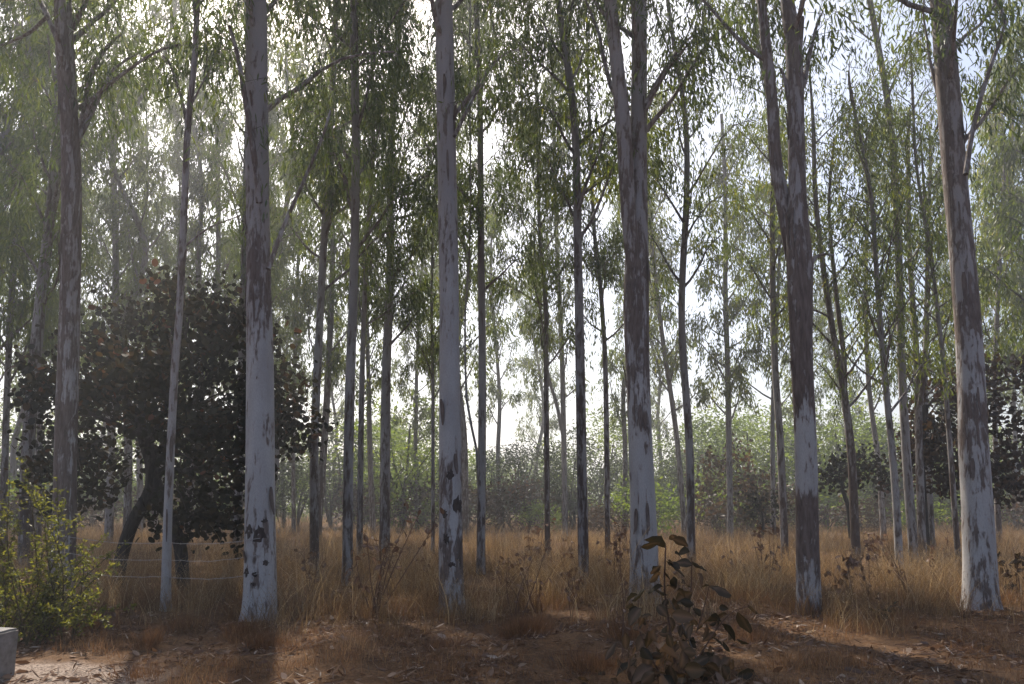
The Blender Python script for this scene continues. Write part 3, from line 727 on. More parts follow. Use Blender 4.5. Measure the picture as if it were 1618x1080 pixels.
def lobe_tree(label, base_px, d, stems, lobes, material, seed, leafsize, per=16, dens=.55, group=None, kind=6):
    base = np.array(ground_at(base_px, d)); rg = np.random.default_rng(seed)
    root = empty('broadleaf_tree', base); tag(root, label, 'tree', group)
    Q = lambda px, py, dd=d: P(px, py, dd) - base
    for pts, r0, r1 in stems:
        q = smooth_path([Q(*p) for p in pts], 12); mb = MB(); tube(mb, q, np.linspace(r0, r1, 12), 7, .6, 0)
        add_obj('trunk' if r0 > .05 else 'branch', mb.mesh('trunk', [M['bark_dark']]), root)
    C = []
    for (px, py, r, dy) in lobes:
        n = int(5 + (r / 8) ** 2 * dens); c = Q(px, py, d + dy); rr = r * px2m(d)
        C.append(c + nrm(rg.normal(size=(n, 3))) * (rg.uniform(.2, 1, (n, 1)) ** .5) * rr)
    C = np.concatenate(C)
    pos = np.repeat(C, per, 0) + rg.normal(0, leafsize * 1.0, (len(C) * per, 3)); n = len(pos)
    ax = rg.normal(0, 1, (n, 3)) + np.array((0, 0, -.4)); ln = rg.uniform(.6, 1.2, n) * leafsize
    mb = MB(); leaves(mb, pos, ax, ln, ln * .75, np.clip(np.repeat(rg.normal(.45, .18, len(C)), per) + rg.normal(0, .12, n), 0, 1), kind, rg=rg, fold=.15, curl=.05)
    root_top = Q(*stems[0][0][-1])
    for c in C[::3]:
        s = root_top + (c - root_top) * .3
        tube(mb, [s, (s + c) / 2 + rg.normal(0, .08, 3), c], np.array([.02, .012, .006]), 4, .5, 1, cap=False)
    cr = add_obj('crown', mb.mesh('crown', [material, M['bark_dark']]), root); return root

lobe_tree('reddish brown broad-leaved tree half behind the leaning thick trunk', 1462, 20,
          [([(1462, 880), (1458, 800), (1455, 720), (1462, 640)], .14, .09), ([(1456, 720), (1490, 690), (1530, 680), (1580, 660)], .045, .02), ([(1460, 650), (1490, 610), (1500, 580)], .045, .02)],
          [(1485, 620, 45, 0), (1460, 680, 45, .4), (1500, 690, 50, -.5), (1470, 740, 40, .3), (1520, 740, 40, 0), (1560, 640, 45, .2), (1600, 690, 45, -.2), (1585, 740, 40, .4), (1605, 590, 35, 0),
           (1540, 590, 35, .5), (1440, 720, 28, 0), (1590, 770, 30, .3), (1510, 770, 25, 0)], M['leaf_brown'], 61, .17, 15)
lobe_tree('small dark shrub-like tree with a bent stem and low flat crown', 1345, 25,
          [([(1345, 850), (1340, 800), (1330, 765), (1345, 735)], .09, .05)],
          [(1320, 740, 28, 0), (1350, 725, 30, .4), (1375, 745, 26, -.3), (1305, 760, 16, 0), (1395, 760, 15, 0), (1340, 755, 25, .5)], M['leaf_dark'], 62, .17, 14)
lobe_tree('greyish brown thicket tree beyond the grass, beside the trunk against the sky', 1150, 33,
          [([(1150, 850), (1150, 800), (1155, 760)], .08, .05)],
          [(1120, 740, 32, 0), (1155, 750, 38, .4), (1190, 760, 30, -.3), (1135, 785, 30, 0), (1185, 795, 28, .5), (1105, 770, 24, 0), (1160, 720, 26, 0)], M['leaf_brown'], 63, .19, 12)
lobe_tree('dark green rounded bush beyond the grass, beside the slim trunk', 1200, 27,
          [([(1205, 850), (1205, 815), (1200, 800)], .06, .03)],
          [(1200, 800, 24, 0), (1180, 790, 18, .3), (1222, 795, 20, -.3)], M['leaf_dark'], 64, .15, 12)

# trees beyond the grove: a few kinds, copied
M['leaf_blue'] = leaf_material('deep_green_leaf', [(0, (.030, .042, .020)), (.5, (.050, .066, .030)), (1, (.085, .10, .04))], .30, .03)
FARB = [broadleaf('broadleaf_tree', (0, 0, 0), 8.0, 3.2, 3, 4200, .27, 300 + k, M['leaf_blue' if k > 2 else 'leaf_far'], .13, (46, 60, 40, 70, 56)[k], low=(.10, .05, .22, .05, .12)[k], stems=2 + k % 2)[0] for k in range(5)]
KL = ('light green leafy tree with tall uneven crown', 'full light green bushy tree reaching to the grass', 'airy light green tree on bare stems', 'dark rounded dome-shaped tree reaching to the grass', 'dark spreading tree with several stems')
far_spots = [  # px, distance, height, kind, where
 (640, 40, 8.0, 0, 'beside the upright grey trunk and open sky'), (583, 46, 7.2, 1, 'behind the straight dark brown trunk'), (668, 50, 7.4, 2, 'behind the pale trunk with knot holes'), (525, 44, 6.2, 4, 'behind the dark slender bending trunk'),
 (470, 48, 6.5, 2, 'past the edge of the black-leaved tree'), (425, 42, 5.2, 4, 'behind the thick white trunk'), (740, 52, 5.0, 1, 'behind the trunk with the companion stem'), (795, 46, 5.4, 3, 'just beside the very thin dark trunk'),
 (838, 42, 5.5, 3, 'straight behind the very thin dark trunk'), (905, 43, 5.6, 4, 'behind the dark trunk with flaking foot'), (945, 52, 8.2, 2, 'behind the thin wavering trunk'), (985, 46, 5.0, 3, 'close to the split pale trunk'),
 (1040, 48, 7.0, 0, 'between the split pale trunk and the bent grey one'), (1085, 44, 5.2, 4, 'behind the bent grey trunk'), (1125, 50, 8.0, 1, 'behind the greyish brown thicket tree'), (1178, 46, 8.6, 0, 'beside the pale trunk against the sky'),
 (1215, 54, 8.4, 2, 'behind the slim trunk beside the forked one'), (1258, 46, 5.0, 4, 'behind the dark brown forked trunk'), (1303, 44, 8.4, 0, 'above the small dark shrub-like tree'), (1345, 52, 8.2, 1, 'behind the grey trunk with narrow fork'),
 (1388, 46, 6.4, 3, 'behind the slanting dark trunk'), (1425, 48, 7.2, 2, 'behind the pale grey curving trunk'), (1483, 50, 6.2, 1, 'under the reddish-leaved tree'), (1530, 46, 5.4, 0, 'low behind the leaning thick trunk'),
 (1590, 50, 6.6, 1, 'beyond the leaning thick trunk'), (1640, 46, 6.8, 4, 'at the end of the grove past the leaning trunk'), (700, 64, 7.2, 0, 'peeping over the lower trees beside the knot-holed trunk'), (780, 66, 6.0, 2, 'peeping over the dome-shaped trees'),
 (865, 64, 6.2, 1, 'rising behind the dome-shaped trees'), (1005, 66, 6.6, 0, 'rising behind the split pale trunk'), (1100, 64, 9, 2, 'rising behind the bent grey trunk'), (1195, 68, 10, 1, 'tall behind the widest patch of sky'),
 (1285, 66, 7.0, 0, 'rising behind the forked trunk'), (1370, 66, 9.4, 2, 'rising behind the slanting dark trunk'), (1460, 66, 6.4, 1, 'rising behind the reddish-leaved tree'), (1560, 66, 8.6, 2, 'rising behind the leaning thick trunk'),
 (620, 66, 9.6, 1, 'rising behind the upright grey trunk'), (545, 64, 6.5, 0, 'rising behind the straight dark brown trunk'), (380, 50, 6.8, 1, 'hidden behind the thick white trunk'), (320, 48, 6.8, 2, 'glimpsed through the black-leaved tree'),
 (245, 50, 7, 0, 'glimpsed through stems of the black-leaved tree'), (175, 46, 6.8, 1, 'between the brownish trunk and the black-leaved tree'), (120, 46, 7.2, 4, 'behind the brownish trunk'), (60, 44, 7.2, 0, 'behind the slim trunk over the bush'),
 (10, 46, 7.6, 4, 'behind the outer side of the yellow green bush'), (-45, 44, 7.6, 1, 'past the outer side of the yellow green bush')]
rgs = np.random.default_rng(12)
used = [False] * 5
FG = 'bushy trees closing the view beyond the grass'
for k, (px, d, h, i, wh) in enumerate(far_spots):
    s_ = h / 8.0; loc = ground_at(px, d); lab = KL[i].rsplit(' ', 0)[0] + ' ' + wh
    if len(lab.split()) > 16: lab = ' '.join(KL[i].split()[:4 if i != 4 else 3]) + ' ' + wh
    if not used[i]:
        used[i] = True; o = FARB[i]; o.location = loc; o.rotation_euler = (0, 0, k * 1.3); o.scale = (s_,) * 3; tag(o, lab, 'tree', FG)
    else: copy_tree(FARB[i], loc, k * 1.9, s_, lab, FG)
# the wood far behind reads as one mass
fm = MB(); rgf = np.random.default_rng(77)
for px in range(-300, 1950, 45):
    dd = rgf.uniform(84, 120); x0 = (px + rgf.uniform(-15, 15) - PPX) / F_PX * dd; hh = rgf.uniform(4.5, 8)
    cl = nrm(rgf.normal(size=(26, 3))) * (3.6, 3.0, hh * .46) * rgf.uniform(.4, 1, (26, 1)) + (x0, dd, hh * .5)
    pos = np.repeat(cl, 30, 0) + rgf.normal(0, .7, (780, 3)); pos[:, 2] = np.maximum(pos[:, 2], .2)
    leaves(fm, pos, rgf.normal(0, 1, (780, 3)), rgf.uniform(.4, .75, 780), rgf.uniform(.3, .5, 780), np.clip(np.repeat(rgf.normal(.45, .15, 26), 30) + rgf.normal(0, .1, 780), 0, 1), 2, rg=rgf)
    tube(fm, [(x0, dd, -.1), (x0 + .2, dd, hh * .4), (x0, dd, hh * .8)], np.array([.18, .13, .05]), 6, .5, 1)
tag(add_obj('far_woods', fm.mesh('far_woods', [M['leaf_far'], M['bark_dark']])), 'faint far-off wood behind the bushy trees', 'woods', kind='stuff')
SHR = [broadleaf('undergrowth_shrub', (0, 0, 0), 1.8, 1.5, 1, 1500, .20, 340 + k, M[('leaf_far', 'leaf_brown', 'leaf_far')[k]], .03, 24, low=.02, stems=2)[0] for k in range(3)]
shl = ('pale green shrub at the edge of the hazy wood', 'brown withered shrub at the edge of the hazy wood', 'pale green shrub at the edge of the hazy wood')
for k in range(46):
    px = -60 + k * 38 + rgs.uniform(-16, 16); d = rgs.uniform(34, 60); i = (0, 1, 2, 1)[k % 4]; sc_ = float(rgs.uniform(.7, 1.5)); loc = ground_at(px, d)
    if k < 3: o = SHR[i]; o.location = loc; o.scale = (sc_,) * 3; tag(o, shl[i], 'shrub', 'shrubs at the edge of the hazy wood')
    else: o = copy_tree(SHR[i], loc, float(rgs.uniform(0, 6)), sc_, shl[i], 'shrubs at the edge of the hazy wood', 'shrub')

# more eucalyptus deeper in the grove and just outside the view
FARE = []
for k in range(4):
    H = 20 + k * 1.2
    x = (PPX - 0) * 0
    rgk = np.random.default_rng(400 + k)
    path = [(809 + rgk.normal(0, 1.5) * j * 2.2, 812 - j * 95, 8.5 - j * .9) for j in range(6)]
    FARE.append(euc('slender eucalyptus in the hazy depth of the grove', 42, path, H, 500 + k, crown0=.25, nb=26, reach=2.6, per=30, ntw=11, leaf=(.30, .066), nobranch=8, group='slender eucalyptus deep in the grove', tone=.05))
deep = [(30, 38), (110, 33), (150, 44), (225, 36), (265, 48), (300, 30), (355, 42), (400, 36), (450, 46), (505, 30), (525, 52), (590, 33), (660, 40), (700, 50), (735, 30), (790, 44), (850, 55), (985, 36), (1045, 50),
        (1265, 42), (1330, 48), (1500, 46), (1545, 38), (1600, 44), (1640, 30), (1700, 36), (-40, 30), (-110, 38), (-30, 20), (1690, 22), (205, 27), (248, 31), (425, 28)]
rgd = np.random.default_rng(9)
for k, (px, d) in enumerate(deep):
    i = k % 4; loc = ground_at(px, d); s = float(rgd.uniform(.78, 1.05))
    if k < 4: o = FARE[i]; o.location = loc; o.rotation_euler = (0, 0, k * 1.7); o.scale = (s, s, s)
    else: copy_tree(FARE[i], loc, float(rgd.uniform(0, 6.28)), s, 'slender eucalyptus in the hazy depth of the grove', 'slender eucalyptus deep in the grove')

# ------------------------------------------------------------------ dry grass
def blades(n_try, region, hfun, width, segs, mb, rg, lean=.5, keep=None, attr_c=.45):
    x0, x1, y0, y1 = region
    y = rg.uniform(y0, y1, n_try); x = rg.uniform(x0, x1, n_try)
    ok = np.abs(x) < y * .80 + 1.5
    x, y = x[ok], y[ok]
    # tufts: pull roots together
    pn = np.array([mnoise.noise(Vector((a * .9, b * .9, 4.0))) + .5 * mnoise.noise(Vector((a * 2.7, b * 2.7, 8.0))) for a, b in zip(x, y)])
    dens = np.clip(.52 + pn * 1.7, .05, 1)
    if keep is not None: dens = dens * keep(x, y)
    ok = rg.random(len(x)) < dens
    x, y, pn = x[ok], y[ok], pn[ok]; n = len(x)
    z = np.array([ground_z(a, b) for a, b in zip(x, y)])
    h = hfun(x, y, rg) * np.clip(1 + .8 * pn, .35, 1.7)
    a = rg.uniform(0, 6.28, n); ln = np.abs(rg.normal(lean, .25, n)) * h
    dx, dy = np.cos(a) * ln, np.sin(a) * ln
    w = np.broadcast_to(width, (n,)) * rg.uniform(.6, 1.3, n)
    wa = rg.uniform(0, 6.28, n); wx, wy = np.cos(wa) * w, np.sin(wa) * w
    ts = np.linspace(0, 1, segs + 1); rows = []
    for t in ts[:-1]:
        cx, cyy, cz = x + dx * t * t, y + dy * t * t, z - .02 + h * (t - .12 * t * t * np.minimum(ln / h, 1.2))
        k = (1 - t * .75)
        rows.append(np.stack([cx - wx * k, cyy - wy * k, cz], 1)); rows.append(np.stack([cx + wx * k, cyy + wy * k, cz], 1))
    rows.append(np.stack([x + dx, y + dy, z + h * (1 - .12 * np.minimum(ln / h, 1.2))], 1))
    V = np.stack(rows, 1); m = V.shape[1]
    b = np.arange(n)[:, None] * m
    at = np.clip(attr_c + pn * .55 + rg.normal(0, .2, n), 0, 1)
    AT = np.repeat(at, m)
    st = mb.n; mb.add(V.reshape(-1, 3), np.concatenate([b + np.array([[m - 3, m - 2, m - 1]])], 0), AT, smooth=False)
    for s in range(segs - 1):
        q = b + np.array([[2 * s, 2 * s + 1, 2 * s + 3, 2 * s + 2]])
        mb.f.append(q + st); mb.m.append(np.zeros(len(q), int)); mb.sm.append(np.zeros(len(q), bool))
    return V[:, -1], at

rg = np.random.default_rng(21)
def front_edge(x):
    return 9.0 + .55 * np.sin(x * .9 + .6) + .35 * np.sin(x * 2.3 + 1)
def keep_tall(x, y): return np.clip((y - front_edge(x)) / .7, 0, 1)
def h_tall(x, y, r): return r.uniform(.18, .66, len(x)) ** 1.15 * np.clip(.5 + (y - front_edge(x)) * .35, .5, 1.0)
mb = MB()
tip, ta = blades(160000, (-15, 15, 8.3, 17), h_tall, .0028, 3, mb, rg, keep=keep_tall)
# feathery seed heads on the taller stalks
sel = rg.random(len(tip)) < .16; tp = tip[sel]; k = 5
pp = np.repeat(tp, k, 0) + rg.normal(0, .018, (len(tp) * k, 3)) * (1, 1, 2.6)
leaves(mb, pp, rg.normal(0, .6, pp.shape) + np.array((0, 0, .5)), rg.uniform(.02, .06, len(pp)), .006, np.clip(np.repeat(ta[sel], k) + .2, 0, 1), 2, rg=rg)
blades(2600, (-12, 12, 9.3, 14), lambda x, y, r: r.uniform(.5, .95, len(x)), .0035, 4, mb, rg, lean=.85, attr_c=.85)
blades(112000, (-28, 28, 17, 32), lambda x, y, r: r.uniform(.2, .62, len(x)), .005, 3, mb, rg)
blades(110000, (-62, 62, 32, 75), lambda x, y, r: r.uniform(.25, .65, len(x)), .011, 2, mb, rg)
g = add_obj('dry_grass', mb.mesh('dry_grass', [M['grass']])); tag(g, 'tall brown dry grass covering the floor of the grove', 'grass', kind='stuff')

mb = MB()
def keep_short(x, y):
    pn = np.array([mnoise.noise(Vector((a * 1.1 + 5, b * 1.5, 11.0))) for a, b in zip(x, y)])
    bare = np.hypot((x - gpt(105, 1055)[0]) / 1.1, (y - gpt(105, 1055)[1]) / .9) < 1
    return np.clip(.42 + pn * 1.8, .08, 1) * np.where(bare, .08, 1)
blades(130000, (-9, 9, 4.6, 10.4), lambda x, y, r: r.uniform(.03, .17, len(x)), .0030, 2, mb, rg, lean=.55, keep=keep_short, attr_c=.4)
# tufts
for (px, py, nn, hh, rr) in ((410, 958, 900, .34, .42), (714, 945, 900, .36, .42), (1277, 968, 700, .34, .4), (1549, 948, 900, .32, .45), (1018, 935, 700, .45, .5), (262, 950, 500, .4, .3), (500, 955, 500, .35, .6), (620, 962, 500, .3, .6), (850, 955, 500, .35, .6), (1150, 950, 500, .35, .6), (1420, 955, 500, .35, .6), (830, 1000, 900, .30, .28), (300, 985, 400, .25, .25), (400, 990, 450, .25, .25), (930, 1050, 500, .2, .3), (430, 1005, 400, .2, .2), (1180, 1010, 300, .22, .25),
                             (700, 1020, 350, .18, .3), (250, 1010, 300, .3, .12), (985, 1010, 400, .35, .2), (240, 1050, 200, .2, .2), (1400, 985, 400, .25, .35), (160, 985, 300, .25, .2)):
    tx, ty = gpt(px, py)
    p = np.stack([tx + rg.normal(0, rr * .5, nn), ty + rg.normal(0, rr * .5, nn), np.zeros(nn)], 1)
    p[:, 2] = [ground_z(a, b) - .01 for a, b in p[:, :2]]
    ax = nrm(np.concatenate([(p[:, :2] - (tx, ty)) * 1.2 + rg.normal(0, .3, (nn, 2)), np.ones((nn, 1))], 1))
    leaves(mb, p, ax, rg.uniform(.5, 1.1, nn) * hh, .005, np.clip(rg.normal(.4, .2, nn), 0, 1), 2, rg=rg)
g = add_obj('short_dry_grass', mb.mesh('short_dry_grass', [M['shortgrass']])); tag(g, 'short dry grass tufts scattered over bare brown soil', 'grass', kind='stuff')

# leaf litter
mb = MB(); n = 52000
y = rg.uniform(4.6, 13, n); x = rg.uniform(-10, 10, n); pn = np.array([mnoise.noise(Vector((a * .8, b * .8, 21.0))) for a, b in zip(x, y)])
ok = (rg.random(n) < np.clip(.42 + pn * 1.8, .08, 1)) & (np.abs(x) < y * .8 + 1); x, y = x[ok], y[ok]; n = len(x)
p = np.stack([x, y, [ground_z(a, b) + .012 for a, b in zip(x, y)]], 1)
a = rg.uniform(0, 6.28, n); ax = np.stack([np.cos(a), np.sin(a), rg.normal(.05, .22, n)], 1)
big = rg.random(n) < .10
leaves(mb, p, ax, np.where(big, rg.uniform(.08, .15, n), rg.uniform(.05, .13, n)), np.where(big, rg.uniform(.03, .06, n), rg.uniform(.010, .022, n)), np.clip(rg.normal(.42, .27, n), 0, 1), 6, rg=rg, fold=.3, curl=.12)
for k in range(500):   # fallen twigs
    x0 = rg.uniform(-8, 8); y0 = rg.uniform(4.8, 11)
    if abs(x0) > y0 * .8: continue
    a0 = rg.uniform(0, 6.28); L = rg.uniform(.08, .4)
    q = [(x0 + math.cos(a0) * L * t + .03 * rg.normal(), y0 + math.sin(a0) * L * t + .03 * rg.normal(), ground_z(x0 + math.cos(a0) * L * t, y0 + math.sin(a0) * L * t) + .012) for t in (0, .5, 1)]
    tube(mb, q, np.array([.004, .0035, .002]), 4, .4, 1)
g = add_obj('leaf_litter', mb.mesh('leaf_litter', [M['leaf_dry'], M['twig_red']])); tag(g, 'fallen dry leaves and twigs lying over the soil', 'leaf litter', kind='stuff')

# ------------------------------------------------------------------ plants and small things
def stem_obj(root, pts, r0, r1, m, name='stem', n=12, sides=6):
    mb = MB(); q = smooth_path(pts, n); tube(mb, q, np.linspace(r0, r1, n), sides, .5, 0)
    return add_obj(name, mb.mesh(name, [m]), root), q

def green_bush():
    d = 8.6; base = np.array(ground_at(60, d)); rg = np.random.default_rng(71)
    root = empty('bush', base); tag(root, 'straggly yellow green bush with upright shoots beside the concrete block', 'bush')
    Q = lambda px, py, dd=d: P(px, py, dd) - base
    shoots = [(40, 720), (15, 760), (70, 765), (105, 790), (-20, 740), (-40, 800), (125, 815), (200, 855), (165, 845), (85, 830), (30, 820), (55, 850), (0, 850), (140, 890), (165, 930), (120, 950), (-30, 880), (60, 900), (20, 900), (185, 890), (90, 760), (-60, 760), (100, 880), (150, 960), (30, 950), (80, 960),
              (50, 780), (10, 800), (130, 860), (75, 935), (170, 980), (110, 985), (0, 930), (210, 960)]
    mb = MB(); pos = []; ax = []
    for k, (px, py) in enumerate(shoots):
        dd = d + rg.uniform(-.7, .8)
        t = Q(px, py, dd); s = np.array((rg.uniform(-.35, .35), rg.uniform(-.3, .3), -.02)); s[0] += t[0] * .25
        md = s * .5 + t * .5 + np.array((rg.normal(0, .08), rg.normal(0, .08), .12))
        o, q = stem_obj(root, [s, md, t], .011, .003, M['stem_green'], n=14)
        for j in range(42):
            u = rg.uniform(.22, 1) * 13; i = min(int(u), 12); p = q[i] + (q[i + 1] - q[i]) * (u - i)
            dr = nrm(rg.normal(0, 1, 3) + np.array((0, 0, .2))); L = rg.uniform(.05, .26) * (1.2 - u / 16)
            e = p + dr * L
            tube(mb, [p, e], np.array([.003, .0015]), 3, .5, 1, cap=False)
            for h in range(6): pos.append(p + dr * L * rg.uniform(.25, 1)); ax.append(nrm(dr * .5 + rg.normal(0, .7, 3)))
    pos = np.array(pos); n = len(pos)
    leaves(mb, pos, np.array(ax), rg.uniform(.025, .06, n), rg.uniform(.016, .028, n), np.clip(rg.normal(.5, .22, n), 0, 1), 2, rg=rg)
    add_obj('foliage', mb.mesh('foliage', [M['leaf_bush'], M['stem_green']]), root)['kind'] = 'stuff'
green_bush()

def leaf_protos(m, sizes, rg, curl):
    out = []
    for k in range(8):
        n1 = 5; verts = []; L = 1.0
        mb = MB(); us = np.linspace(0, 1, 7); prof = np.array([.03, .52, .86, 1.0, .9, .6, .04]) * .46
        cc = curl * rg.uniform(.4, 1.4); tw = rg.uniform(-.5, .5); cup = rg.uniform(-.5, .5)
        for u, w in zip(us, prof):
            w *= rg.uniform(.92, 1.05)
            z = -cc * u * u + .02 * rg.normal()
            for sgn in (-1, -.5, 0, .5, 1):
                verts.append((sgn * w, u, z + cup * abs(sgn) * w + tw * sgn * w * u + .015 * rg.normal()))
        F = [[r * 5 + c, r * 5 + c + 1, r * 5 + 5 + c + 1, r * 5 + 5 + c] for r in range(6) for c in range(4)]
        at = rg.uniform(*sizes); mb.add(verts, F, np.tile([at - .08, at, min(1, at + .3), at, at - .08], 7)); out.append(mb.mesh('leaf', [m]))
    return out
rgp = np.random.default_rng(81)
LP_dark = leaf_protos(M['leaf_sap'], (.1, .6), rgp, .55)
LP_dry = leaf_protos(M['leaf_sap'], (.6, 1.0), rgp, .6)
LP_litter = leaf_protos(M['leaf_dry'], (.1, .5), rgp, .5)

def put_leaf(root, me, loc, az, tilt, roll, s, sx=1.0):
    o = add_obj('leaf', me, root, loc); o.rotation_euler = (tilt, roll, az); o.scale = (s * sx, s, s); return o

def sapling():
    d = 6.4; base = np.array(ground_at(1068, d)); rg = np.random.default_rng(82)
    root = empty('sapling', base); tag(root, 'dark big-leaved sapling with curled withered leaves round its foot', 'plant')
    Q = lambda px, py, dd=d: P(px, py, dd) - base
    stem_obj(root, [Q(1070, 1075), Q(1058, 990), Q(1050, 930), Q(1052, 862)], .011, .006, M['twig_red'])
    stem_obj(root, [Q(1080, 1078, d + .1), Q(1085, 1000, d + .15), Q(1092, 930, d + .2), Q(1093, 880, d + .2)], .009, .004, M['twig_red'])
    stem_obj(root, [Q(1102, 1045, d - .15), Q(1078, 985, d - .1), Q(1057, 945, d - .05)], .006, .004, M['twig'])
    stem_obj(root, [Q(1040, 1060, d + .1), Q(1012, 1000, d + .1), Q(1008, 940, d + .1)], .007, .003, M['twig_red'])
    stem_obj(root, [Q(1090, 1060, d - .1), Q(1135, 990, d - .15), Q(1160, 965, d - .2), Q(1185, 957, d - .2)], .007, .003, M['twig_red'])
    stem_obj(root, [Q(1100, 1000, d), Q(1115, 950, d), Q(1120, 926, d)], .006, .003, M['twig_red'])
    # the leaves that stand out one by one: pixel of stalk end, heading, tilt, size
    big = [(1052, 868, 1.2, .9, .20), (1060, 845, -.3, .1, .10), (1043, 857, 1.45, .05, .17), (1062, 852, -1.3, -.2, .14), (1066, 874, -.9, -.1, .12), (1052, 885, -1.4, -.15, .20), (1095, 892, 1.2, .5, .15), (1094, 888, -1.2, -.2, .16),
           (1090, 872, .6, .2, .13), (1044, 905, 1.4, -.4, .15), (1050, 903, -1.2, -.5, .15), (1052, 925, -1.3, -.2, .20), (1048, 926, 1.4, -.1, .14), (1120, 926, -1.4, .15, .20), (1121, 924, 1.5, .05, .13), (1020, 928, 1.3, -.5, .17), (1008, 940, 1.6, -.2, .12),
           (1185, 957, -1.2, -.1, .14), (1165, 967, -1.2, -.7, .22), (1150, 970, 1.3, -.3, .15), (1140, 985, -1.0, -.5, .17), (1094, 935, .3, -.6, .16), (1070, 950, -.8, -.5, .16), (1080, 1000, -1.1, -.3, .15)]
    for k, (px, py, az, tl, s) in enumerate(big):
        put_leaf(root, LP_dark[k % 8], Q(px, py, d + rg.uniform(-.1, .15)), az + rg.normal(0, .15), tl, rg.normal(0, .5), s * .95, .85)
    for k in range(46):
        t = rg.random(); px = (1056, 1090, 1012, 1130)[k % 4] + rg.normal(0, 12); py = (870 + 190 * t, 885 + 170 * t, 935 + 110 * t, 940 + 110 * t)[k % 4]
        put_leaf(root, (LP_dark if rg.random() < .7 else LP_dry)[rg.integers(8)], Q(px, py, d + rg.normal(0, .12)), rg.uniform(0, 6.28), rg.normal(-.5, .4), rg.normal(0, .6), rg.uniform(.07, .13), rg.uniform(.6, .95))
    for k in range(150):
        px = rg.normal(1066, 55); py = 1084 - abs(rg.normal(0, 52)); dd = d + rg.normal(0, .28)
        loc = Q(px, py, dd); loc[2] = max(loc[2], .02)
        put_leaf(root, (LP_dry if rg.random() < .55 else LP_dark)[rg.integers(8)], loc, rg.uniform(0, 6.28), rg.normal(-.7, .5), rg.normal(0, .7), rg.uniform(.09, .17), rg.uniform(.5, .9))
sapling()

def weed(label, px, py, d, tops, seed, nleaf=30, ls=(.05, .10), lp=None, group=None, r0=.009, name='dry_shrub', low=.4, twigs=3, cat='shrub'):
    base = np.array(ground_at(px, d)); rg = np.random.default_rng(seed)
    root = empty(name, base); tag(root, label, cat, group)
    Q = lambda a, b, dd=d: P(a, b, dd) - base
    ps = []
    for (tx, ty) in tops:
        dd = d + rg.uniform(-.25, .25); t = Q(tx, ty, dd)
        s = np.array((rg.normal(0, .03), rg.normal(0, .03), -.03)); m = s * .5 + t * .5 + np.array((rg.normal(0, .05), rg.normal(0, .05), 0))
        o, q = stem_obj(root, [s, m, t], r0, r0 * .35, M['twig_red'])
        ps.append(q)
        for j in range(twigs):
            i = rg.integers(5, 11); L = np.linalg.norm(t) * rg.uniform(.12, .3)
            e = q[i] + nrm(rg.normal(0, 1, 3) + np.array((0, 0, .5))) * L
            o2, q2 = stem_obj(root, [q[i], (q[i] + e) / 2 + rg.normal(0, .02, 3), e], r0 * .45, r0 * .25, M['twig_red'], name='twig', n=6, sides=4)
            ps.append(np.vstack([q2, q2]))
    lp = lp or LP_litter
    for k in range(nleaf):
        q = ps[rg.integers(len(ps))]; p = q[rg.integers(int(len(q) * low), len(q))]
        put_leaf(root, lp[rg.integers(8)], p, rg.uniform(0, 6.28), rg.normal(-.5, .6), rg.normal(0, .7), rg.uniform(*ls), rg.uniform(.5, .9))
    return root
weed('dry shrub with thin splayed stems and withered leaves beside the trunk with knot holes', 598, 968, 10.2, [(580, 850), (600, 835), (618, 845), (640, 822), (665, 805), (690, 825), (560, 870), (612, 880)], 91, 70, (.06, .12), r0=.010)
weed('sparse bare weed with one bent reddish stem in front of the tall grass', 815, 968, 9.9, [(850, 868), (870, 845), (800, 890), (788, 905)], 92, 26, (.03, .06), r0=.007)
weed('dark twiggy weed between the bent grey trunk and the dark forked trunk', 1205, 915, 13.5, [(1185, 838), (1200, 830), (1215, 842), (1222, 825), (1230, 855)], 93, 45, (.06, .12))
weed('low weed with pale broad leaves next to the dark forked trunk', 1335, 945, 11.8, [(1320, 880), (1335, 870), (1350, 878), (1310, 900), (1352, 900)], 94, 34, (.08, .14))
weed('leaning dead weed stalk between the forked trunk and the leaning thick trunk', 1432, 950, 11.3, [(1400, 858), (1418, 880), (1428, 900)], 95, 18, (.05, .09))
weed('leafy weed clump past the leaning thick trunk', 1600, 925, 12.3, [(1580, 870), (1600, 860), (1612, 872), (1622, 880), (1590, 890)], 96, 46, (.07, .13), lp=LP_dark)
weed('small weed with reddish leaves beside the split pale trunk', 975, 915, 12.6, [(975, 835), (985, 828), (968, 850), (990, 850)], 97, 44, (.06, .10))
weed('thin tall weed stalks in front of the split pale trunk', 985, 1040, 7.2, [(978, 870), (990, 930), (970, 960)], 98, 24, (.03, .06), r0=.005)
weed('low dark weed in the litter near the leaning thick trunk', 1385, 985, 9.4, [(1370, 945), (1385, 940), (1400, 950), (1412, 955)], 99, 30, (.06, .10), lp=LP_dark)
weed('small withered weed at the foot of the yellow green bush', 160, 985, 9.0, [(150, 945), (165, 950), (172, 960)], 190, 26, (.05, .09))
weed('drooping dry stalks between the thick white trunk and the dark bent trunk', 495, 935, 12.2, [(480, 868), (500, 862), (515, 880), (490, 890)], 191, 30, (.06, .10))
weed('reddish weed in the grass before the hazy dome of trees', 845, 885, 17.5, [(835, 828), (850, 835), (860, 822), (872, 838)], 192, 44, (.08, .13))
weed('tangle of dry weed stems beside the thin wavering trunk', 990, 872, 19, [(975, 826), (1000, 820), (985, 832)], 193, 34, (.10, .15))
weed('bushy dry weed between the grey forked trunk and the slanting dark trunk', 1385, 890, 15.5, [(1370, 840), (1390, 832), (1402, 845), (1378, 850)], 194, 44, (.08, .13))

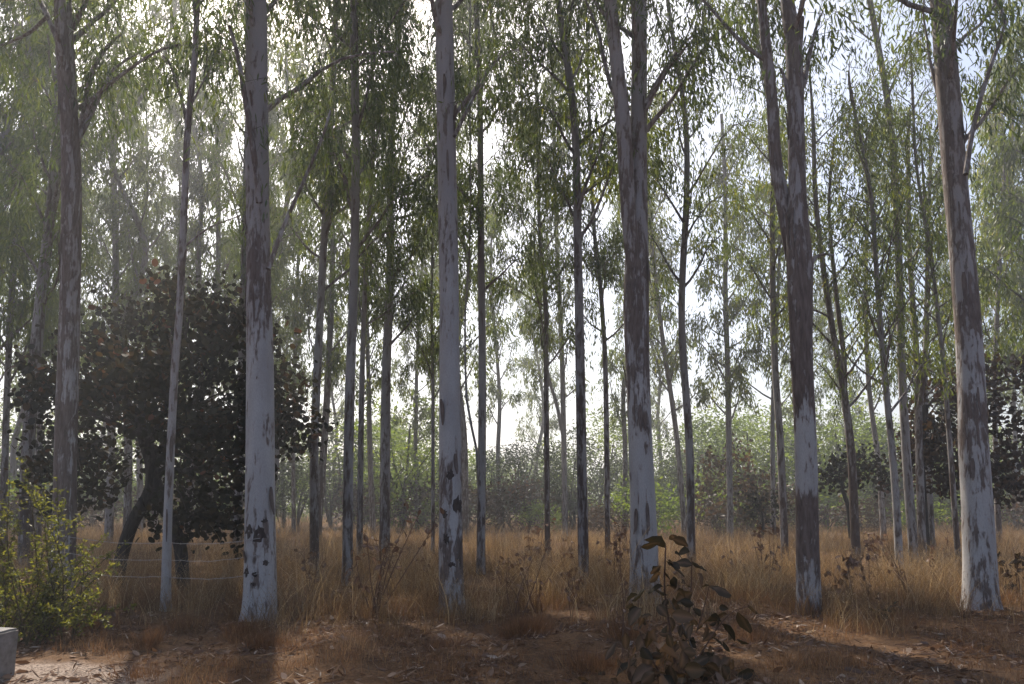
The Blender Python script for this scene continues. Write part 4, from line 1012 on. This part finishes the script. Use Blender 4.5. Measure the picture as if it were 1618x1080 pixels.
rgw = np.random.default_rng(404)
for k in range(16):
    px = float(rgw.uniform(450, 1600)); d = float(rgw.uniform(9.8, 15)); hh = rgw.uniform(.55, 1.05)
    g0 = ground_at(px, d); yb = 795 + (CAM_H - g0[2]) * F_PX / d; hp = hh * F_PX / d
    weed('thin dry weed with a few withered leaves standing in the tall grass', px, yb, d, [(px + rgw.normal(0, .25) * hp, yb - hp * rgw.uniform(.7, 1)) for _ in range(rgw.integers(2, 5))], 600 + k, int(rgw.integers(14, 30)), (.04, .09), group='thin dry weeds in the grass', r0=.006, name='dry_weed', cat='weed')

# barbed wire strands tied between the trunks
for k, (ya, yb, yc, lab) in enumerate(((846, 857, 850, 'top rusty barbed wire strand tied from trunk to trunk'), (872, 884, 876, 'middle rusty barbed wire strand tied from trunk to trunk'), (898, 911, 906, 'lowest rusty barbed wire strand tied from trunk to trunk'))):
    A, B, C = P(97, ya, 11.12), P(265, yb, 10.9), P(411, yc, 10.06)
    base = np.array((B[0], B[1], ground_z(B[0], B[1])))
    root = tag(empty('barbed_wire', base), lab, 'wire', 'barbed wire strands behind the bush')
    pts = []
    for a, b in ((A, B), (B, C)):
        for t in np.linspace(0, 1, 14)[:-1]:
            q = a + (b - a) * t; q[2] -= .05 * math.sin(math.pi * t) + .004 * rng.normal(); pts.append(q)
    pts.append(C); pts = np.array(pts) - base
    mb = MB(); tube(mb, pts, .0042, 5); add_obj('strand', mb.mesh('strand', [M['wire']]), root)
    q = smooth_path(pts, 26); proto = MB()
    for a in (.6, 2.2, 3.9, 5.4):
        v = np.array((.1 * rng.normal(), math.cos(a), math.sin(a))) * .022; tube(proto, [-v * .2, v], np.array([.0022, .001]), 3)
    me = proto.mesh('barb', [M['wire']])
    for c in q[1:-1]: add_obj('barb', me, root, c)

# concrete block at the edge of the path
def block():
    x1, d = gpt(24, 1066); x1 = float(x1)
    import bmesh
    bm = bmesh.new(); bmesh.ops.create_cube(bm, size=1)
    for v in bm.verts: v.co = Vector((v.co.x * .62, v.co.y * .34, v.co.z * .48))
    bmesh.ops.bevel(bm, geom=bm.edges[:], offset=.018, segments=2, affect='EDGES')
    bmesh.ops.subdivide_edges(bm, edges=bm.edges[:], cuts=3, use_grid_fill=True)
    for v in bm.verts:
        n = mnoise.noise_vector(v.co * 9); v.co += n * .006
    me = bpy.data.meshes.new('concrete_block'); bm.to_mesh(me); bm.free(); me.materials.append(M['concrete'])
    o = add_obj('concrete_block', me, None, (x1 - .42, d + .18, .155)); o.rotation_euler = (0, R(1.5), R(-6))
    tag(o, 'weathered grey concrete block on the bare ground', 'block')
block()

# ------------------------------------------------------------------ haze
def haze():
    import bmesh
    bm = bmesh.new(); bmesh.ops.create_cube(bm, size=1)
    for v in bm.verts: v.co = Vector((v.co.x * 1000, v.co.y * 1000 + 100, -1.5 + (v.co.z + .5) * 27.5))
    me = bpy.data.meshes.new('haze'); bm.to_mesh(me); bm.free()
    m, nt, out = mat('morning_haze')
    v = nd(nt, 'ShaderNodeVolumePrincipled'); v.inputs['Density'].default_value = HAZE_DENSITY
    v.inputs['Color'].default_value = (.93, .94, .97, 1); v.inputs['Anisotropy'].default_value = .55
    nt.links.new(v.outputs[0], out.inputs['Volume']); me.materials.append(m)
    o = add_obj('haze', me); tag(o, 'thin morning haze hanging between the trees', 'haze', kind='stuff')
haze()
